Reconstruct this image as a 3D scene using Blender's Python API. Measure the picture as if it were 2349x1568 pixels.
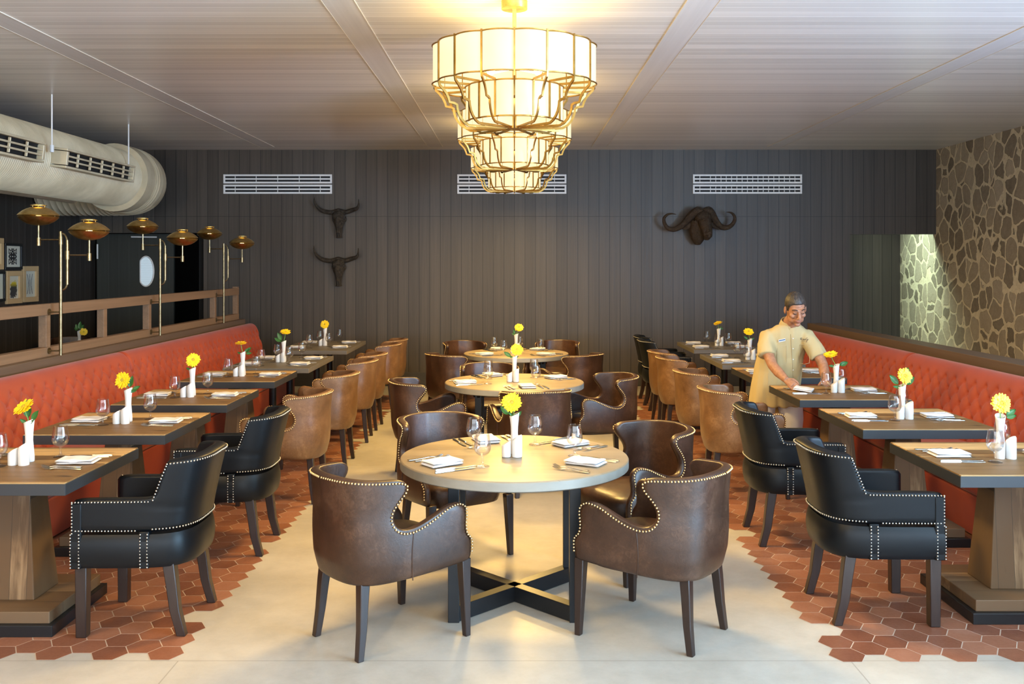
import bpy, bmesh, math, random
from math import sin, cos, pi, sqrt, atan2, floor, exp, radians as R
from mathutils import Vector, Matrix, Euler
random.seed(7)
for o in list(bpy.data.objects): bpy.data.objects.remove(o)
S = bpy.context.scene
COL = S.collection
F = 2136.0; CX = 1180.0; HY = 608.0; CZ = 1.764     # focal length in photo pixels, vanishing point, eye height
# ------------------------------------------------------------------ camera
cd = bpy.data.cameras.new('camera'); cam = bpy.data.objects.new('camera', cd); COL.objects.link(cam)
cam.location = (0, 0, CZ); cam.rotation_euler = (pi/2, 0, 0)
cd.sensor_width = 36; cd.sensor_fit = 'HORIZONTAL'; cd.lens = 36*F/2349
cd.shift_x = -(CX-1174.5)/2349; cd.shift_y = (HY-784)/2349
cd.clip_start = 0.05; cd.clip_end = 100
S.camera = cam
# ------------------------------------------------------------------ world, exposure, daylight
w = bpy.data.worlds.new('world'); S.world = w; w.use_nodes = True
w.node_tree.nodes['Background'].inputs[0].default_value = (0.62, 0.74, 0.9, 1)
w.node_tree.nodes['Background'].inputs[1].default_value = 1.3
S.view_settings.view_transform = 'Standard'; S.view_settings.look = 'None'
S.view_settings.gamma = 1; S.view_settings.use_curve_mapping = False
S.view_settings.exposure = 0.62
def area(name, loc, rot, sx, sy, power, col, spread=180):
    l = bpy.data.lights.new(name, 'AREA'); l.shape = 'RECTANGLE'; l.size = sx; l.size_y = sy
    l.energy = power; l.color = col; l.spread = R(spread)
    o = bpy.data.objects.new(name, l); COL.objects.link(o); o.location = loc; o.rotation_euler = rot
    return o
def point(name, loc, power, col, rad=.05):
    l = bpy.data.lights.new(name, 'POINT'); l.energy = power; l.color = col; l.shadow_soft_size = rad
    o = bpy.data.objects.new(name, l); COL.objects.link(o); o.location = loc
    return o
WARM = (1.0, 0.63, 0.18)
area('daylight_front', (0.5, -2.2, 1.3), (pi/2+R(42), 0, 0), 10.5, 2.2, 330, (0.78, 0.89, 1.0))       # glazed front behind the camera
area('daylight_side', (6.05, 1.2, 1.7), (0, pi/2+R(34), 0), 2.6, 5.0, 1050, (0.40, 0.70, 1.0))        # window in the right wall beside the camera
area('tinted_window', (6.05, 3.1, 0.95), (0, pi/2, 0), 0.9, 1.2, 85, (0.78, 0.38, 1.0))                   # coloured glass low in the same window
area('skylight', (5.2, 14.2, 3.3), (R(-15), R(-22), 0), 0.7, 0.9, 20, (0.72, 1.0, 0.84), 80)       # skylight shaft above the recess
for lx, ly, lp in ((-3.4, 2.0, 110), (-3.0, -1.2, 60), (-.6, 1.8, 40)): point('ceiling_pendant_out_of_frame', (lx, ly, 2.75), lp, WARM, .2)   # the room's other lamps, over the seats nearer than the view
# ------------------------------------------------------------------ helpers
def link(o): COL.objects.link(o); return o
def tag(o, label=None, cat=None, group=None, kind=None):
    if label: o['label'] = label
    if cat: o['category'] = cat
    if group: o['group'] = group
    if kind: o['kind'] = kind
    return o
def empty(name, loc, rz=0, label=None, cat=None, group=None):
    o = bpy.data.objects.new(name, None); link(o); o.empty_display_size = .1
    o.location = loc; o.rotation_euler = (0, 0, rz)
    return tag(o, label, cat, group)
def children(o): return [c for c in bpy.data.objects if c.parent == o]
def copy_tree(o, parent=None):
    c = o.copy(); link(c)
    if parent is not None: c.parent = parent
    for ch in KIDS.get(o.name, []):
        copy_tree(ch, c)
    return c
KIDS = {}
def reg(o, parent):
    if parent is not None:
        o.parent = parent; KIDS.setdefault(parent.name, []).append(o)
def copy_reg(o, parent=None):
    c = o.copy(); link(c)
    if parent is not None: reg(c, parent)
    for ch in list(KIDS.get(o.name, [])): copy_reg(ch, c)
    return c
def bake(o):
    dg = bpy.context.evaluated_depsgraph_get(); dg.update()
    me = bpy.data.meshes.new_from_object(o.evaluated_get(dg))
    old = o.data; o.modifiers.clear(); me.name = o.name
    o.data = me
    return o
class MB:
    def __init__(s): s.v = []; s.f = []; s.m = []; s.M = None; s.mi = 0
    def pt(s, p):
        p = Vector(p)
        if s.M is not None: p = s.M @ p
        s.v.append(p); return len(s.v)-1
    def face(s, idx): s.f.append(idx); s.m.append(s.mi)
    def quad(s, a, b, c, d):
        i = [s.pt(p) for p in (a, b, c, d)]; s.face(i)
    def box(s, x0, x1, y0, y1, z0, z1):
        i = [s.pt(p) for p in ((x0,y0,z0),(x1,y0,z0),(x1,y1,z0),(x0,y1,z0),(x0,y0,z1),(x1,y0,z1),(x1,y1,z1),(x0,y1,z1))]
        for f in ((3,2,1,0),(4,5,6,7),(0,1,5,4),(1,2,6,5),(2,3,7,6),(3,0,4,7)): s.face([i[k] for k in f])
    def loft(s, rings, cap=True, closed=True):
        R_ = [[s.pt(p) for p in r] for r in rings]; n = len(R_[0])
        for a, b in zip(R_, R_[1:]):
            for k in range(n if closed else n-1):
                s.face([a[k], a[(k+1) % n], b[(k+1) % n], b[k]])
        if cap: s.face(R_[0][::-1]); s.face(R_[-1])
        return R_
    def lathe(s, prof, n=24, c=(0,0,0), slant=None):
        rings = []
        for r, z in prof:
            rings.append([(c[0]+r*cos(2*pi*k/n), c[1]+r*sin(2*pi*k/n), c[2]+z+(slant(r*cos(2*pi*k/n), z) if slant else 0)) for k in range(n)])
        s.loft(rings)
    def cyl(s, c, r, z0, z1, n=20, r2=None):
        s.lathe([(r, z0), (r if r2 is None else r2, z1)], n, (c[0], c[1], 0))
    def tube(s, pts, rad, n=8, flat=1.0, up=(0,0,1)):
        pts = [Vector(p) for p in pts]
        if not hasattr(rad, '__len__'): rad = [rad]*len(pts)
        rings = []; prev = None
        for i, p in enumerate(pts):
            a = pts[max(i-1,0)]; b = pts[min(i+1,len(pts)-1)]
            t = (b-a).normalized()
            if prev is None:
                u = Vector(up)
                if abs(t.dot(u)) > .95: u = Vector((1,0,0))
                nrm = (u - t*t.dot(u)).normalized()
            else:
                nrm = (prev - t*t.dot(prev)).normalized()
            prev = nrm; bn = t.cross(nrm)
            rings.append([p + nrm*(rad[i]*flat*cos(2*pi*k/n)) + bn*(rad[i]*sin(2*pi*k/n)) for k in range(n)])
        s.loft(rings)
    def bar(s, a, b, w, h=None, up=(0,0,1)):
        h = h or w; a = Vector(a); b = Vector(b); t = (b-a).normalized(); u = Vector(up)
        if abs(t.dot(u)) > .95: u = Vector((0,1,0))
        n = (u-t*t.dot(u)).normalized(); c = t.cross(n)
        s.loft([[p+n*(h/2*i)+c*(w/2*j) for i, j in ((-1,-1),(-1,1),(1,1),(1,-1))] for p in (a, b)])
    def ball(s, c, r, nu=12, nv=8, rot=None):
        c = Vector(c); r = (r,r,r) if not hasattr(r,'__len__') else r
        rings = []
        for j in range(1, nv):
            t = pi*j/nv
            ring = []
            for k in range(nu):
                q = Vector((r[0]*sin(t)*cos(2*pi*k/nu), r[1]*sin(t)*sin(2*pi*k/nu), -r[2]*cos(t)))
                if rot is not None: q = rot @ q
                ring.append(c+q)
            rings.append(ring)
        R_ = s.loft(rings, cap=False)
        lo = Vector((0,0,-r[2])); hi = Vector((0,0,r[2]))
        if rot is not None: lo = rot @ lo; hi = rot @ hi
        a = s.pt(c+lo); b = s.pt(c+hi)
        for k in range(nu):
            s.face([a, R_[0][(k+1) % nu], R_[0][k]]); s.face([b, R_[-1][k], R_[-1][(k+1) % nu]])
    def grid(s, fn, nu, nv, cu=False, flip=False):
        I = [[s.pt(fn(i/nu, j/nv)) for i in range(nu+1)] for j in range(nv+1)]
        for j in range(nv):
            for i in range(nu):
                q = [I[j][i], I[j][i+1], I[j+1][i+1], I[j+1][i]]
                s.face(q[::-1] if flip else q)
        return I
    def build(s, name, mats, parent=None, smooth=35, bevel=0, seg=2, fix=True, doubles=0):
        me = bpy.data.meshes.new(name); me.from_pydata([tuple(v) for v in s.v], [], s.f)
        if not isinstance(mats, (list, tuple)): mats = [mats]
        for m in mats: me.materials.append(m)
        me.polygons.foreach_set('material_index', s.m)
        if fix or doubles:
            bm = bmesh.new(); bm.from_mesh(me)
            if doubles: bmesh.ops.remove_doubles(bm, verts=bm.verts, dist=doubles)
            bmesh.ops.recalc_face_normals(bm, faces=bm.faces); bm.to_mesh(me); bm.free()
        if smooth:
            me.shade_smooth()
            if smooth < 180: me.set_sharp_from_angle(angle=R(smooth))
        o = bpy.data.objects.new(name, me); link(o); reg(o, parent)
        if bevel:
            b = o.modifiers.new('b', 'BEVEL'); b.width = bevel; b.segments = seg; b.limit_method = 'ANGLE'; b.angle_limit = R(40); b.harden_normals = False
        return o
def smooth_path(P, n=6):
    """Catmull-Rom through points"""
    P = [tuple(p) for p in P]; out = []
    for i in range(len(P)-1):
        p0 = P[max(i-1,0)]; p1 = P[i]; p2 = P[i+1]; p3 = P[min(i+2,len(P)-1)]
        for k in range(n):
            t = k/n
            out.append(tuple(.5*((2*b)+(-a+c)*t+(2*a-5*b+4*c-d)*t*t+(-a+3*b-3*c+d)*t**3) for a, b, c, d in zip(p0,p1,p2,p3)))
    out.append(P[-1]); return out
def resample(P, step):
    P = [Vector(p) for p in P]; out = [P[0].copy()]; acc = 0
    for a, b in zip(P, P[1:]):
        L = (b-a).length
        while acc + L >= step:
            a = a + (b-a)*((step-acc)/L); out.append(a.copy()); L = (b-a).length; acc = 0
        acc += L
    return out
# ------------------------------------------------------------------ material helpers
class NT:
    def __init__(s, name):
        s.mat = bpy.data.materials.new(name); s.mat.use_nodes = True; s.t = s.mat.node_tree
        s.b = s.t.nodes['Principled BSDF']; s.out = s.t.nodes['Material Output']
    def n(s, typ, _p=None, **inp):
        nd = s.t.nodes.new('ShaderNode'+typ)
        for k, v in (_p or {}).items(): setattr(nd, k, v)
        for k, v in inp.items():
            key = int(k[1:]) if k[0] == 'i' and k[1:].isdigit() else k.replace('_', ' ')
            s.set(nd.inputs[key], v)
        return nd
    def set(s, sock, v):
        if isinstance(v, bpy.types.NodeSocket): s.t.links.new(v, sock)
        elif isinstance(v, bpy.types.Node): s.t.links.new(v.outputs[0], sock)
        else:
            if hasattr(v, '__len__') and len(v) == 3 and sock.type == 'RGBA': v = (*v, 1)
            sock.default_value = v
    def math(s, op, a, b=0.0, c=None, clamp=False):
        nd = s.t.nodes.new('ShaderNodeMath'); nd.operation = op; nd.use_clamp = clamp
        s.set(nd.inputs[0], a); s.set(nd.inputs[1], b)
        if c is not None: s.set(nd.inputs[2], c)
        return nd.outputs[0]
    def mix(s, f, a, b, mode='MIX'):
        nd = s.t.nodes.new('ShaderNodeMix'); nd.data_type = 'RGBA'; nd.blend_type = mode
        s.set(nd.inputs[0], f); s.set(nd.inputs[6], a); s.set(nd.inputs[7], b)
        return nd.outputs[2]
    def ramp(s, f, stops, interp='LINEAR'):
        nd = s.t.nodes.new('ShaderNodeValToRGB'); s.set(nd.inputs[0], f); cr = nd.color_ramp; cr.interpolation = interp
        while len(cr.elements) < len(stops): cr.elements.new(.5)
        for e, (p, c) in zip(cr.elements, stops):
            e.position = p; e.color = (*c, 1) if hasattr(c, '__len__') else (c, c, c, 1)
        return nd.outputs[0]
    def pos(s): return s.n('NewGeometry').outputs['Position']
    def obj(s): return s.n('TexCoord').outputs['Object']
    def sep(s, v):
        q = s.n('SeparateXYZ'); s.set(q.inputs[0], v); return q.outputs
    def comb(s, x, y, z):
        q = s.n('CombineXYZ'); s.set(q.inputs[0], x); s.set(q.inputs[1], y); s.set(q.inputs[2], z); return q.outputs[0]
    def mapv(s, v, sc=(1,1,1), loc=(0,0,0)):
        q = s.n('Mapping'); s.set(q.inputs['Vector'], v); q.inputs['Scale'].default_value = sc; q.inputs['Location'].default_value = loc; return q.outputs[0]
    def noise(s, v, scale=5, detail=4, rough=.55, dist=0, fac=True):
        q = s.n('TexNoise'); s.set(q.inputs['Vector'], v); q.inputs['Scale'].default_value = scale; q.inputs['Detail'].default_value = detail
        q.inputs['Roughness'].default_value = rough; q.inputs['Distortion'].default_value = dist; return q.outputs[0 if fac else 1]
    def bump(s, h, strength=.3, dist=.01, prev=None):
        q = s.n('Bump'); s.set(q.inputs['Height'], h); q.inputs['Strength'].default_value = strength; q.inputs['Distance'].default_value = dist
        if prev is not None: s.set(q.inputs['Normal'], prev)
        s.set(s.b.inputs['Normal'], q.outputs[0]); return q.outputs[0]
    def p(q_, **k):
        names = dict(c='Base Color', r='Roughness', m='Metallic', s='Specular IOR Level', e='Emission Color', es='Emission Strength', tr='Transmission Weight', ior='IOR', coat='Coat Weight', cr='Coat Roughness', sh='Sheen Weight', a='Alpha', sss='Subsurface Weight')
        for kk, v in k.items(): q_.set(q_.b.inputs[names[kk]], v)
        return q_
def simple(name, c, r=.5, m=0, **k):
    t = NT(name); t.p(c=c, r=r, m=m, **k); return t.mat
def planks(name, axis, width, c1, c2, groove, rough=(.35,.5), grain=(2,40), gw=.02, bumpg=.35, rnd=.5, space='pos', run=None, joint=None, offs=0.0, spec=.5, knots=0, ct=1.8):
    """boards: axis = index across the boards, run = index along the grain"""
    t = NT(name); P = t.sep(t.pos() if space == 'pos' else t.obj())
    tt = t.math('DIVIDE', t.math('ADD', P[axis], offs), width)
    idn = t.math('FLOOR', tt); fr = t.math('FRACT', tt)
    rnm = t.n('TexWhiteNoise', dict(noise_dimensions='1D')); t.set(rnm.inputs['W'], idn); rv = rnm.outputs[0]
    sc = [grain[1]]*3; sc[run] = grain[0]
    v = t.comb(*[t.math('ADD', P[k], t.math('MULTIPLY', rv, 13.0)) if k == run else P[k] for k in range(3)])
    g = t.noise(t.mapv(v, tuple(sc)), 1, 5, .6, .3)
    g2 = t.noise(t.mapv(v, tuple(x*.25 for x in sc)), 1, 3, .5, .8)
    gg = t.math('ADD', t.math('MULTIPLY', g, .6), t.math('MULTIPLY', g2, .5))
    f = t.math('ADD', t.math('MULTIPLY', gg, 1-rnd*.5), t.math('MULTIPLY', t.math('SUBTRACT', rv, .5), rnd))
    col = t.mix(t.math('MULTIPLY_ADD', f, ct, .45-ct*.5, clamp=True), c1, c2)
    if knots:
        k = t.noise(t.mapv(v, tuple(3.0 if i == run else 9.0 for i in range(3))), 1, 2, .5, .6)
        col = t.mix(t.ramp(k, [(.66, 0), (.76, 1)]), col, tuple(x*.3 for x in c1))
    ed = t.math('GREATER_THAN', t.math('ABSOLUTE', t.math('SUBTRACT', fr, .5)), .5-gw)
    if joint:
        for jv in joint[1]:
            ed = t.math('MAXIMUM', ed, t.math('LESS_THAN', t.math('ABSOLUTE', t.math('SUBTRACT', P[joint[0]], jv)), .0022))
    col = t.mix(ed, col, groove)
    t.p(c=col, r=t.math('MULTIPLY_ADD', g, rough[1]-rough[0], rough[0]), s=spec)
    t.bump(t.math('SUBTRACT', t.math('MULTIPLY', gg, .3), t.math('MULTIPLY', ed, 1.0)), bumpg, .004)
    return t.mat
M = {}
M['ceiling'] = planks('ceiling_boards', 1, .115, (.64,.61,.55), (.84,.80,.73), (.95,.93,.88), (.22,.40), (.5,55), .03, .5, .3, 'pos', 0, spec=.6, ct=2.6)  # pale groove colour paints in the specular glint along the board joints
M['ceiling_strip'] = planks('ceiling_strip', 0, 10.0, (.58,.56,.53), (.72,.70,.67), (.3,.3,.3), (.3,.45), (.7,40), .0001, .2, .1, 'pos', 1, spec=.5)
M['panel'] = planks('dark_wall_boards', 0, .1545, (.040,.032,.025), (.090,.074,.058), (.008,.007,.006), (.38,.6), (1.4,55), .022, .5, .22, 'pos', 2, (2, (2.476,)), spec=.45)
M['panel_side'] = planks('side_wall_boards', 1, .153, (.022,.018,.015), (.045,.038,.032), (.10,.09,.075), (.4,.6), (1.4,55), .02, .3, .3, 'pos', 2, spec=.4)
M['base'] = planks('baseboard_wood', 2, 5.0, (.030,.027,.025), (.055,.05,.046), (.02,.02,.02), (.35,.5), (1.2,50), .0001, .2, .1, 'pos', 0)
M['table_wood'] = planks('weathered_plank_top', 1, .098, (.17,.095,.036), (.56,.36,.155), (.02,.014,.01), (.38,.62), (1.7,30), .012, .7, .5, 'obj', 0, spec=.3, knots=1, ct=4.6)
M['post_wood'] = planks('weathered_post', 0, .085, (.11,.065,.032), (.40,.27,.15), (.05,.035,.022), (.5,.7), (2.0,26), .012, .6, .5, 'obj', 2, spec=.3, knots=1, ct=4.0)
M['plinth_wood'] = planks('weathered_plinth', 1, .14, (.12,.072,.036), (.36,.24,.13), (.05,.035,.022), (.5,.7), (2.0,26), .012, .6, .5, 'obj', 0, ct=3.8)
M['grey_top'] = planks('grey_table_top', 1, 3.0, (.10,.085,.066), (.17,.145,.115), (.1,.1,.1), (.4,.55), (2,60), .0001, .2, .1, 'obj', 0)
M['oak'] = planks('pale_oak_top', 1, .14, (.22,.165,.10), (.35,.275,.175), (.19,.145,.095), (.32,.5), (1.6,34), .006, .25, .3, 'obj', 0)
M['oak_edge'] = planks('pale_oak_edge', 2, 5.0, (.20,.185,.155), (.30,.28,.24), (.2,.17,.13), (.4,.55), (6,18), .003, .25, .2, 'obj', 0)
M['rail_wood'] = planks('brown_rail_wood', 2, 5.0, (.15,.088,.048), (.26,.155,.088), (.1,.1,.1), (.45,.6), (1.2,70), .0001, .25, .1, 'pos', 1)
M['cap_wood'] = planks('brown_cap_wood', 2, 5.0, (.085,.055,.036), (.15,.10,.068), (.1,.1,.1), (.35,.5), (1.2,70), .0001, .25, .1, 'pos', 1)
M['leg_wood'] = planks('dark_leg_wood', 0, 9.0, (.012,.006,.005), (.034,.018,.013), (.1,.1,.1), (.28,.42), (5,80), .0001, .15, .1, 'obj', 2)
M['frame_wood'] = simple('pale_frame_wood', (.55,.38,.19), .5)
M['black_frame'] = simple('black_frame', (.012,.012,.012), .4)
M['steel_edge'] = simple('dark_steel_edge', (.035,.038,.042), .42, .35)
M['black_steel'] = simple('black_steel', (.014,.015,.017), .32, .3)
M['brass_edge'] = simple('brass_edge', (.55,.38,.12), .35, 1)
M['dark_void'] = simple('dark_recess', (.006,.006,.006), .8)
M['porcelain'] = simple('white_porcelain', (.64,.64,.63), .2)
M['cutlery'] = simple('polished_cutlery', (.50,.49,.46), .26, 1)
M['vent_white'] = simple('white_vent', (.80,.79,.76), .45)
M['black_inner'] = simple('vent_inner', (.01,.01,.01), .7)
M['stem'] = simple('flower_stem', (.16,.34,.06), .5)
M['leaf'] = simple('flower_leaf', (.035,.13,.025), .38)
M['petal'] = simple('yellow_petal', (.92,.62,.01), .5)
M['disc'] = simple('flower_disc', (.55,.38,.03), .7)
M['nail_brass'] = simple('brass_nail', (.75,.55,.28), .3, 1)
M['nail_steel'] = simple('pewter_nail', (.42,.40,.36), .32, 1)
M['black_metal'] = simple('black_flange', (.01,.01,.01), .35, .5)
# linen
t = NT('white_linen'); n_ = t.noise(t.obj(), 300, 2); t.p(c=(.66,.645,.65), r=.85); t.bump(n_, .2, .001); M['linen'] = t.mat
# glass
t = NT('clear_glass'); t.t.nodes.remove(t.b)
lw = t.n('LayerWeight'); lw.inputs['Blend'].default_value = .25; fr_ = t.n('LayerWeight'); fr_.inputs['Blend'].default_value = .32
tb = t.n('BsdfTransparent'); t.set(tb.inputs['Color'], t.ramp(lw.outputs['Facing'], [(0, (.99,.99,.99)), (.75, (.97,.97,.975)), (1.0, (.86,.87,.88))]))
gb_ = t.n('BsdfGlossy'); gb_.inputs['Roughness'].default_value = .03
ms = t.n('MixShader'); t.set(ms.inputs[0], t.math('MINIMUM', fr_.outputs[0], .38)); t.set(ms.inputs[1], tb.outputs[0]); t.set(ms.inputs[2], gb_.outputs[0])
t.set(t.out.inputs['Surface'], ms.outputs[0]); M['glass'] = t.mat
# antique brass for sconces
t = NT('antique_brass'); n_ = t.noise(t.obj(), 18, 4)
t.p(c=t.ramp(n_, [(.3,(.42,.29,.09)),(.7,(.66,.50,.20))]), r=t.math('MULTIPLY_ADD', n_, .2, .26), m=1.0); M['brass_dark'] = t.mat
t = NT('satin_brass'); n_ = t.noise(t.obj(), 30, 3)
t.p(c=t.ramp(n_, [(.3,(.19,.145,.075)),(.7,(.32,.25,.14))]), r=.34, m=1.0); M['brass'] = t.mat
t = NT('chandelier_brass'); n_ = t.noise(t.obj(), 12, 3)
t.p(c=t.ramp(n_, [(.3,(.36,.21,.05)),(.7,(.55,.34,.10))]), r=.33, m=1.0); M['chand'] = t.mat
t = NT('lit_linen_shade'); z = t.noise(t.obj(), 3, 2)
t.p(c=(.22,.19,.12), r=.6, e=t.ramp(z, [(.3,(1.0,.80,.44)),(.75,(1.0,.88,.58))]), es=.64); M['shade'] = t.mat
t = NT('lamp_glow'); t.p(c=(1,.8,.4), e=(1.0,.72,.28), es=7.0); M['glow'] = t.mat
# leathers
def leather(name, c1, c2, c3, rough=.36, sc=3.0):
    t = NT(name); o = t.obj(); rnd = t.n('ObjectInfo').outputs['Random']
    v = t.comb(*[t.math('ADD', q, t.math('MULTIPLY', rnd, 5.0)) for q in t.sep(o)])
    a = t.noise(v, sc*2, 6, .6, .4); b = t.noise(v, sc*14, 5, .65, 1.5)
    col = t.ramp(t.math('MULTIPLY_ADD', b, .35, t.math('MULTIPLY', a, .65)), [(.30, c1), (.52, c2), (.72, c3)])
    scr = t.n('TexVoronoi', dict(feature='DISTANCE_TO_EDGE')); t.set(scr.inputs['Vector'], t.mapv(v, (9, 16, 5))); 
    col = t.mix(t.math('MULTIPLY', t.ramp(scr.outputs[0], [(0.0, 1), (.018, 0)]), t.ramp(a, [(.5, 0), (.62, .55)])), col, c3)
    t.p(c=col, r=t.math('MULTIPLY_ADD', b, .22, rough-.10), s=.5)
    t.bump(t.math('ADD', b, t.math('MULTIPLY', t.noise(v, 260, 2), .25)), .16, .004)
    return t.mat
M['brown'] = leather('brown_leather', (.020,.0085,.0045), (.045,.0200,.0105), (.10,.050,.029))
M['tan'] = leather('tan_leather', (.085,.040,.017), (.160,.080,.034), (.27,.155,.08))
t = NT('black_leather'); v = t.obj(); a = t.noise(v, 260, 3); b = t.noise(v, 7, 4)
t.p(c=(.0045,.0055,.007), r=t.math('MULTIPLY_ADD', b, .12, .32), s=.22); t.bump(t.math('ADD', t.math('MULTIPLY', a, .25), b), .12, .004); M['blackl'] = t.mat
# orange red upholstery
t = NT('orange_red_upholstery'); v = t.pos(); a = t.noise(v, 420, 2); b = t.noise(v, 3, 3)
t.p(c=t.ramp(b, [(.3,(.29,.032,.007)),(.7,(.37,.046,.010))]), r=.62, s=.4, sh=.15); t.bump(a, .3, .002); M['red'] = t.mat
# floor
t = NT('cream_floor'); P = t.pos(); s_ = t.sep(P)
a = t.noise(P, 1.6, 6, .6); b = t.noise(P, 260, 2, .7); c = t.noise(P, 9, 5, .7)
col = t.ramp(t.math('MULTIPLY_ADD', c, .4, t.math('MULTIPLY', a, .6)), [(.32,(.345,.315,.265)),(.60,(.46,.425,.37))])
col = t.mix(t.ramp(b, [(.30, .5), (.36, 0)]), col, (.3,.27,.23))
jn = t.math('LESS_THAN', t.math('ABSOLUTE', t.math('SUBTRACT', s_[1], 4.155)), .003)
jn = t.math('MAXIMUM', jn, t.math('LESS_THAN', t.math('ABSOLUTE', t.math('SUBTRACT', s_[1], 8.2)), .003))
jx = t.math('LESS_THAN', t.math('ABSOLUTE', t.math('SUBTRACT', t.math('ABSOLUTE', s_[0]), 1.5)), .003)
jn = t.math('MAXIMUM', jn, t.math('MULTIPLY', jx, t.math('LESS_THAN', s_[1], 4.155)))
col = t.mix(t.math('MULTIPLY', jn, .55), col, (.2,.17,.13))
t.p(c=col, r=t.math('MULTIPLY_ADD', a, .22, .24), s=.45); t.bump(c, .05, .004); M['floor'] = t.mat
t = NT('terracotta_tile'); P = t.pos(); at = t.n('Attribute', dict(attribute_name='rnd')).outputs['Fac']
a = t.noise(P, 7, 6, .65); b = t.noise(P, 60, 4, .7)
f = t.math('MULTIPLY_ADD', a, .5, t.math('MULTIPLY', at, .55))
col = t.ramp(f, [(.22,(.145,.052,.028)),(.55,(.225,.088,.048)),(.85,(.31,.140,.085))])
col = t.mix(t.ramp(t.noise(P, 2.2, 5, .7, 1.2), [(.56, 0), (.72, .30)]), col, (.42,.27,.22))
t.p(c=col, r=t.math('MULTIPLY_ADD', b, .35, .22), s=.5); t.bump(b, .12, .003); M['tile'] = t.mat
M['grout'] = simple('pale_grout', (.52,.42,.34), .8)
# stone wall
t = NT('rubble_stone'); P = t.pos(); d = t.noise(P, 3.5, 4, .55, 0, False)
v = t.n('VectorMath', dict(operation='MULTIPLY_ADD')); t.set(v.inputs[0], d); v.inputs[1].default_value = (.16,.16,.16); t.set(v.inputs[2], P)
vv = t.mapv(v.outputs[0], (1, 1.12, .92))
e = t.n('TexVoronoi', dict(feature='DISTANCE_TO_EDGE')); t.set(e.inputs['Vector'], vv); e.inputs['Scale'].default_value = 4.1
q = t.n('TexVoronoi', dict(feature='F1')); t.set(q.inputs['Vector'], vv); q.inputs['Scale'].default_value = 4.1
g1 = t.noise(P, 16, 6, .7); g2 = t.noise(P, 60, 4, .7)
cellr = t.n('SeparateColor'); t.set(cellr.inputs[0], q.outputs['Color'])
stone = t.ramp(t.math('MULTIPLY_ADD', g1, .45, t.math('MULTIPLY', cellr.outputs[0], .6)), [(.2,(.19,.155,.108)),(.5,(.33,.27,.19)),(.85,(.50,.42,.30))])
mort = t.ramp(g1, [(.3,(.62,.52,.34)),(.7,(.80,.69,.48))])
thr = t.math('MULTIPLY_ADD', t.math('SUBTRACT', g1, .5), .06, e.outputs['Distance'])
thr = t.math('SUBTRACT', thr, t.math('MULTIPLY', t.math('MAXIMUM', t.math('SUBTRACT', q.outputs['Distance'], .62), 0.0), .35))
mk = t.ramp(thr, [(.045, 0), (.070, 1)])
t.p(c=t.mix(mk, mort, stone), r=.75, s=.3)
t.bump(t.math('ADD', t.math('MULTIPLY', mk, .8), t.math('MULTIPLY_ADD', g1, .5, t.math('MULTIPLY', g2, .15))), .8, .02); M['stone'] = t.mat
# duct metal
t = NT('painted_duct'); P = t.pos(); a = t.noise(P, 2.5, 5, .6)
t.p(c=t.ramp(a, [(.35,(.56,.46,.29)),(.65,(.74,.63,.42))]), r=.42, m=.15); M['duct'] = t.mat
# ================================================================== ROOM SHELL
H = 3.45; BW = 13.6; XL = -6.35; XR = 6.16
def struct(name, fn, mats, parent=None, **k):
    b = MB(); fn(b); o = b.build(name, mats, parent, smooth=0, **k)
    if parent is None: o['kind'] = 'structure'
    return o
floor_o = struct('floor', lambda b: b.box(XL-.2, XR+.2, -4.2, 16, -.1, 0), M['floor'])
# hexagonal terracotta tiles: two fields let into the cream floor
def tiles(name, x_in, x_out, sgn, y0, y1):
    a = .085; dx = 1.5*a; dy = a*sqrt(3); b = MB(); g = MB(); rn = []
    rg = random.Random(3 if sgn < 0 else 4)
    n = int((x_out-x_in)/dx)+1
    for i in range(n):
        cx = sgn*(x_in + a + i*dx)
        off = dy/2 if i % 2 else 0
        j = 0
        while True:
            cy = y0 + dy/2 + off + j*dy; j += 1
            if cy > y1: break
            # ragged inner edge: one tip per row, columns alternate
            if i == 0 and rg.random() < .10: continue
            r = (a-.0028); h = .0022
            pts = [(cx+r*cos(k*pi/3), cy+r*sin(k*pi/3)) for k in range(6)]
            top = [b.pt((x, y, h)) for x, y in pts]; bot = [b.pt((x, y, 0.0)) for x, y in pts]
            b.face(top)
            for k in range(6): b.face([bot[k], bot[(k+1) % 6], top[(k+1) % 6], top[k]])
            v = rg.random(); rn += [v]*12
            r2 = a-.0002
            g.face([g.pt((cx+r2*cos(k*pi/3), cy+r2*sin(k*pi/3), .0012)) for k in range(6)])
    o = b.build(name, M['tile'], floor_o, smooth=0, fix=False)
    at = o.data.attributes.new('rnd', 'FLOAT', 'POINT'); at.data.foreach_set('value', rn)
    g.build('grout', M['grout'], o, smooth=0, fix=False)
tiles('hexagonal_tiles', 1.50, 6.2, -1, 4.16, 12.65)
tiles('hexagonal_tiles', 1.42, 6.0, 1, 4.14, 12.65)
struct('ceiling', lambda b: (b.box(XL-.2, XR+.2, -4.2, BW+.02, H, H+.1)), M['ceiling'])
cs = MB()
for x0, x1 in ((-1.23,-1.02),(1.10,1.31),(-3.62,-3.42),(3.60,3.81)):
    cs.box(x0, x1, -4.1, BW-.35, H-.004, H+.02)
o = cs.build('trim_ceiling', M['ceiling_strip'], None, smooth=0); o['kind'] = 'structure'
cs = MB()
for x0, x1 in ((-1.23,-1.02),(1.10,1.31),(-3.62,-3.42),(3.60,3.81)):
    for x in (x0, x1): cs.box(x-.003, x+.003, -4.1, BW-.35, H-.006, H+.01)
o = cs.build('trim_ceiling_bead', simple('ceiling_bead', (.75,.68,.55), .3), None, smooth=0); o['kind'] = 'structure'
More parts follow.
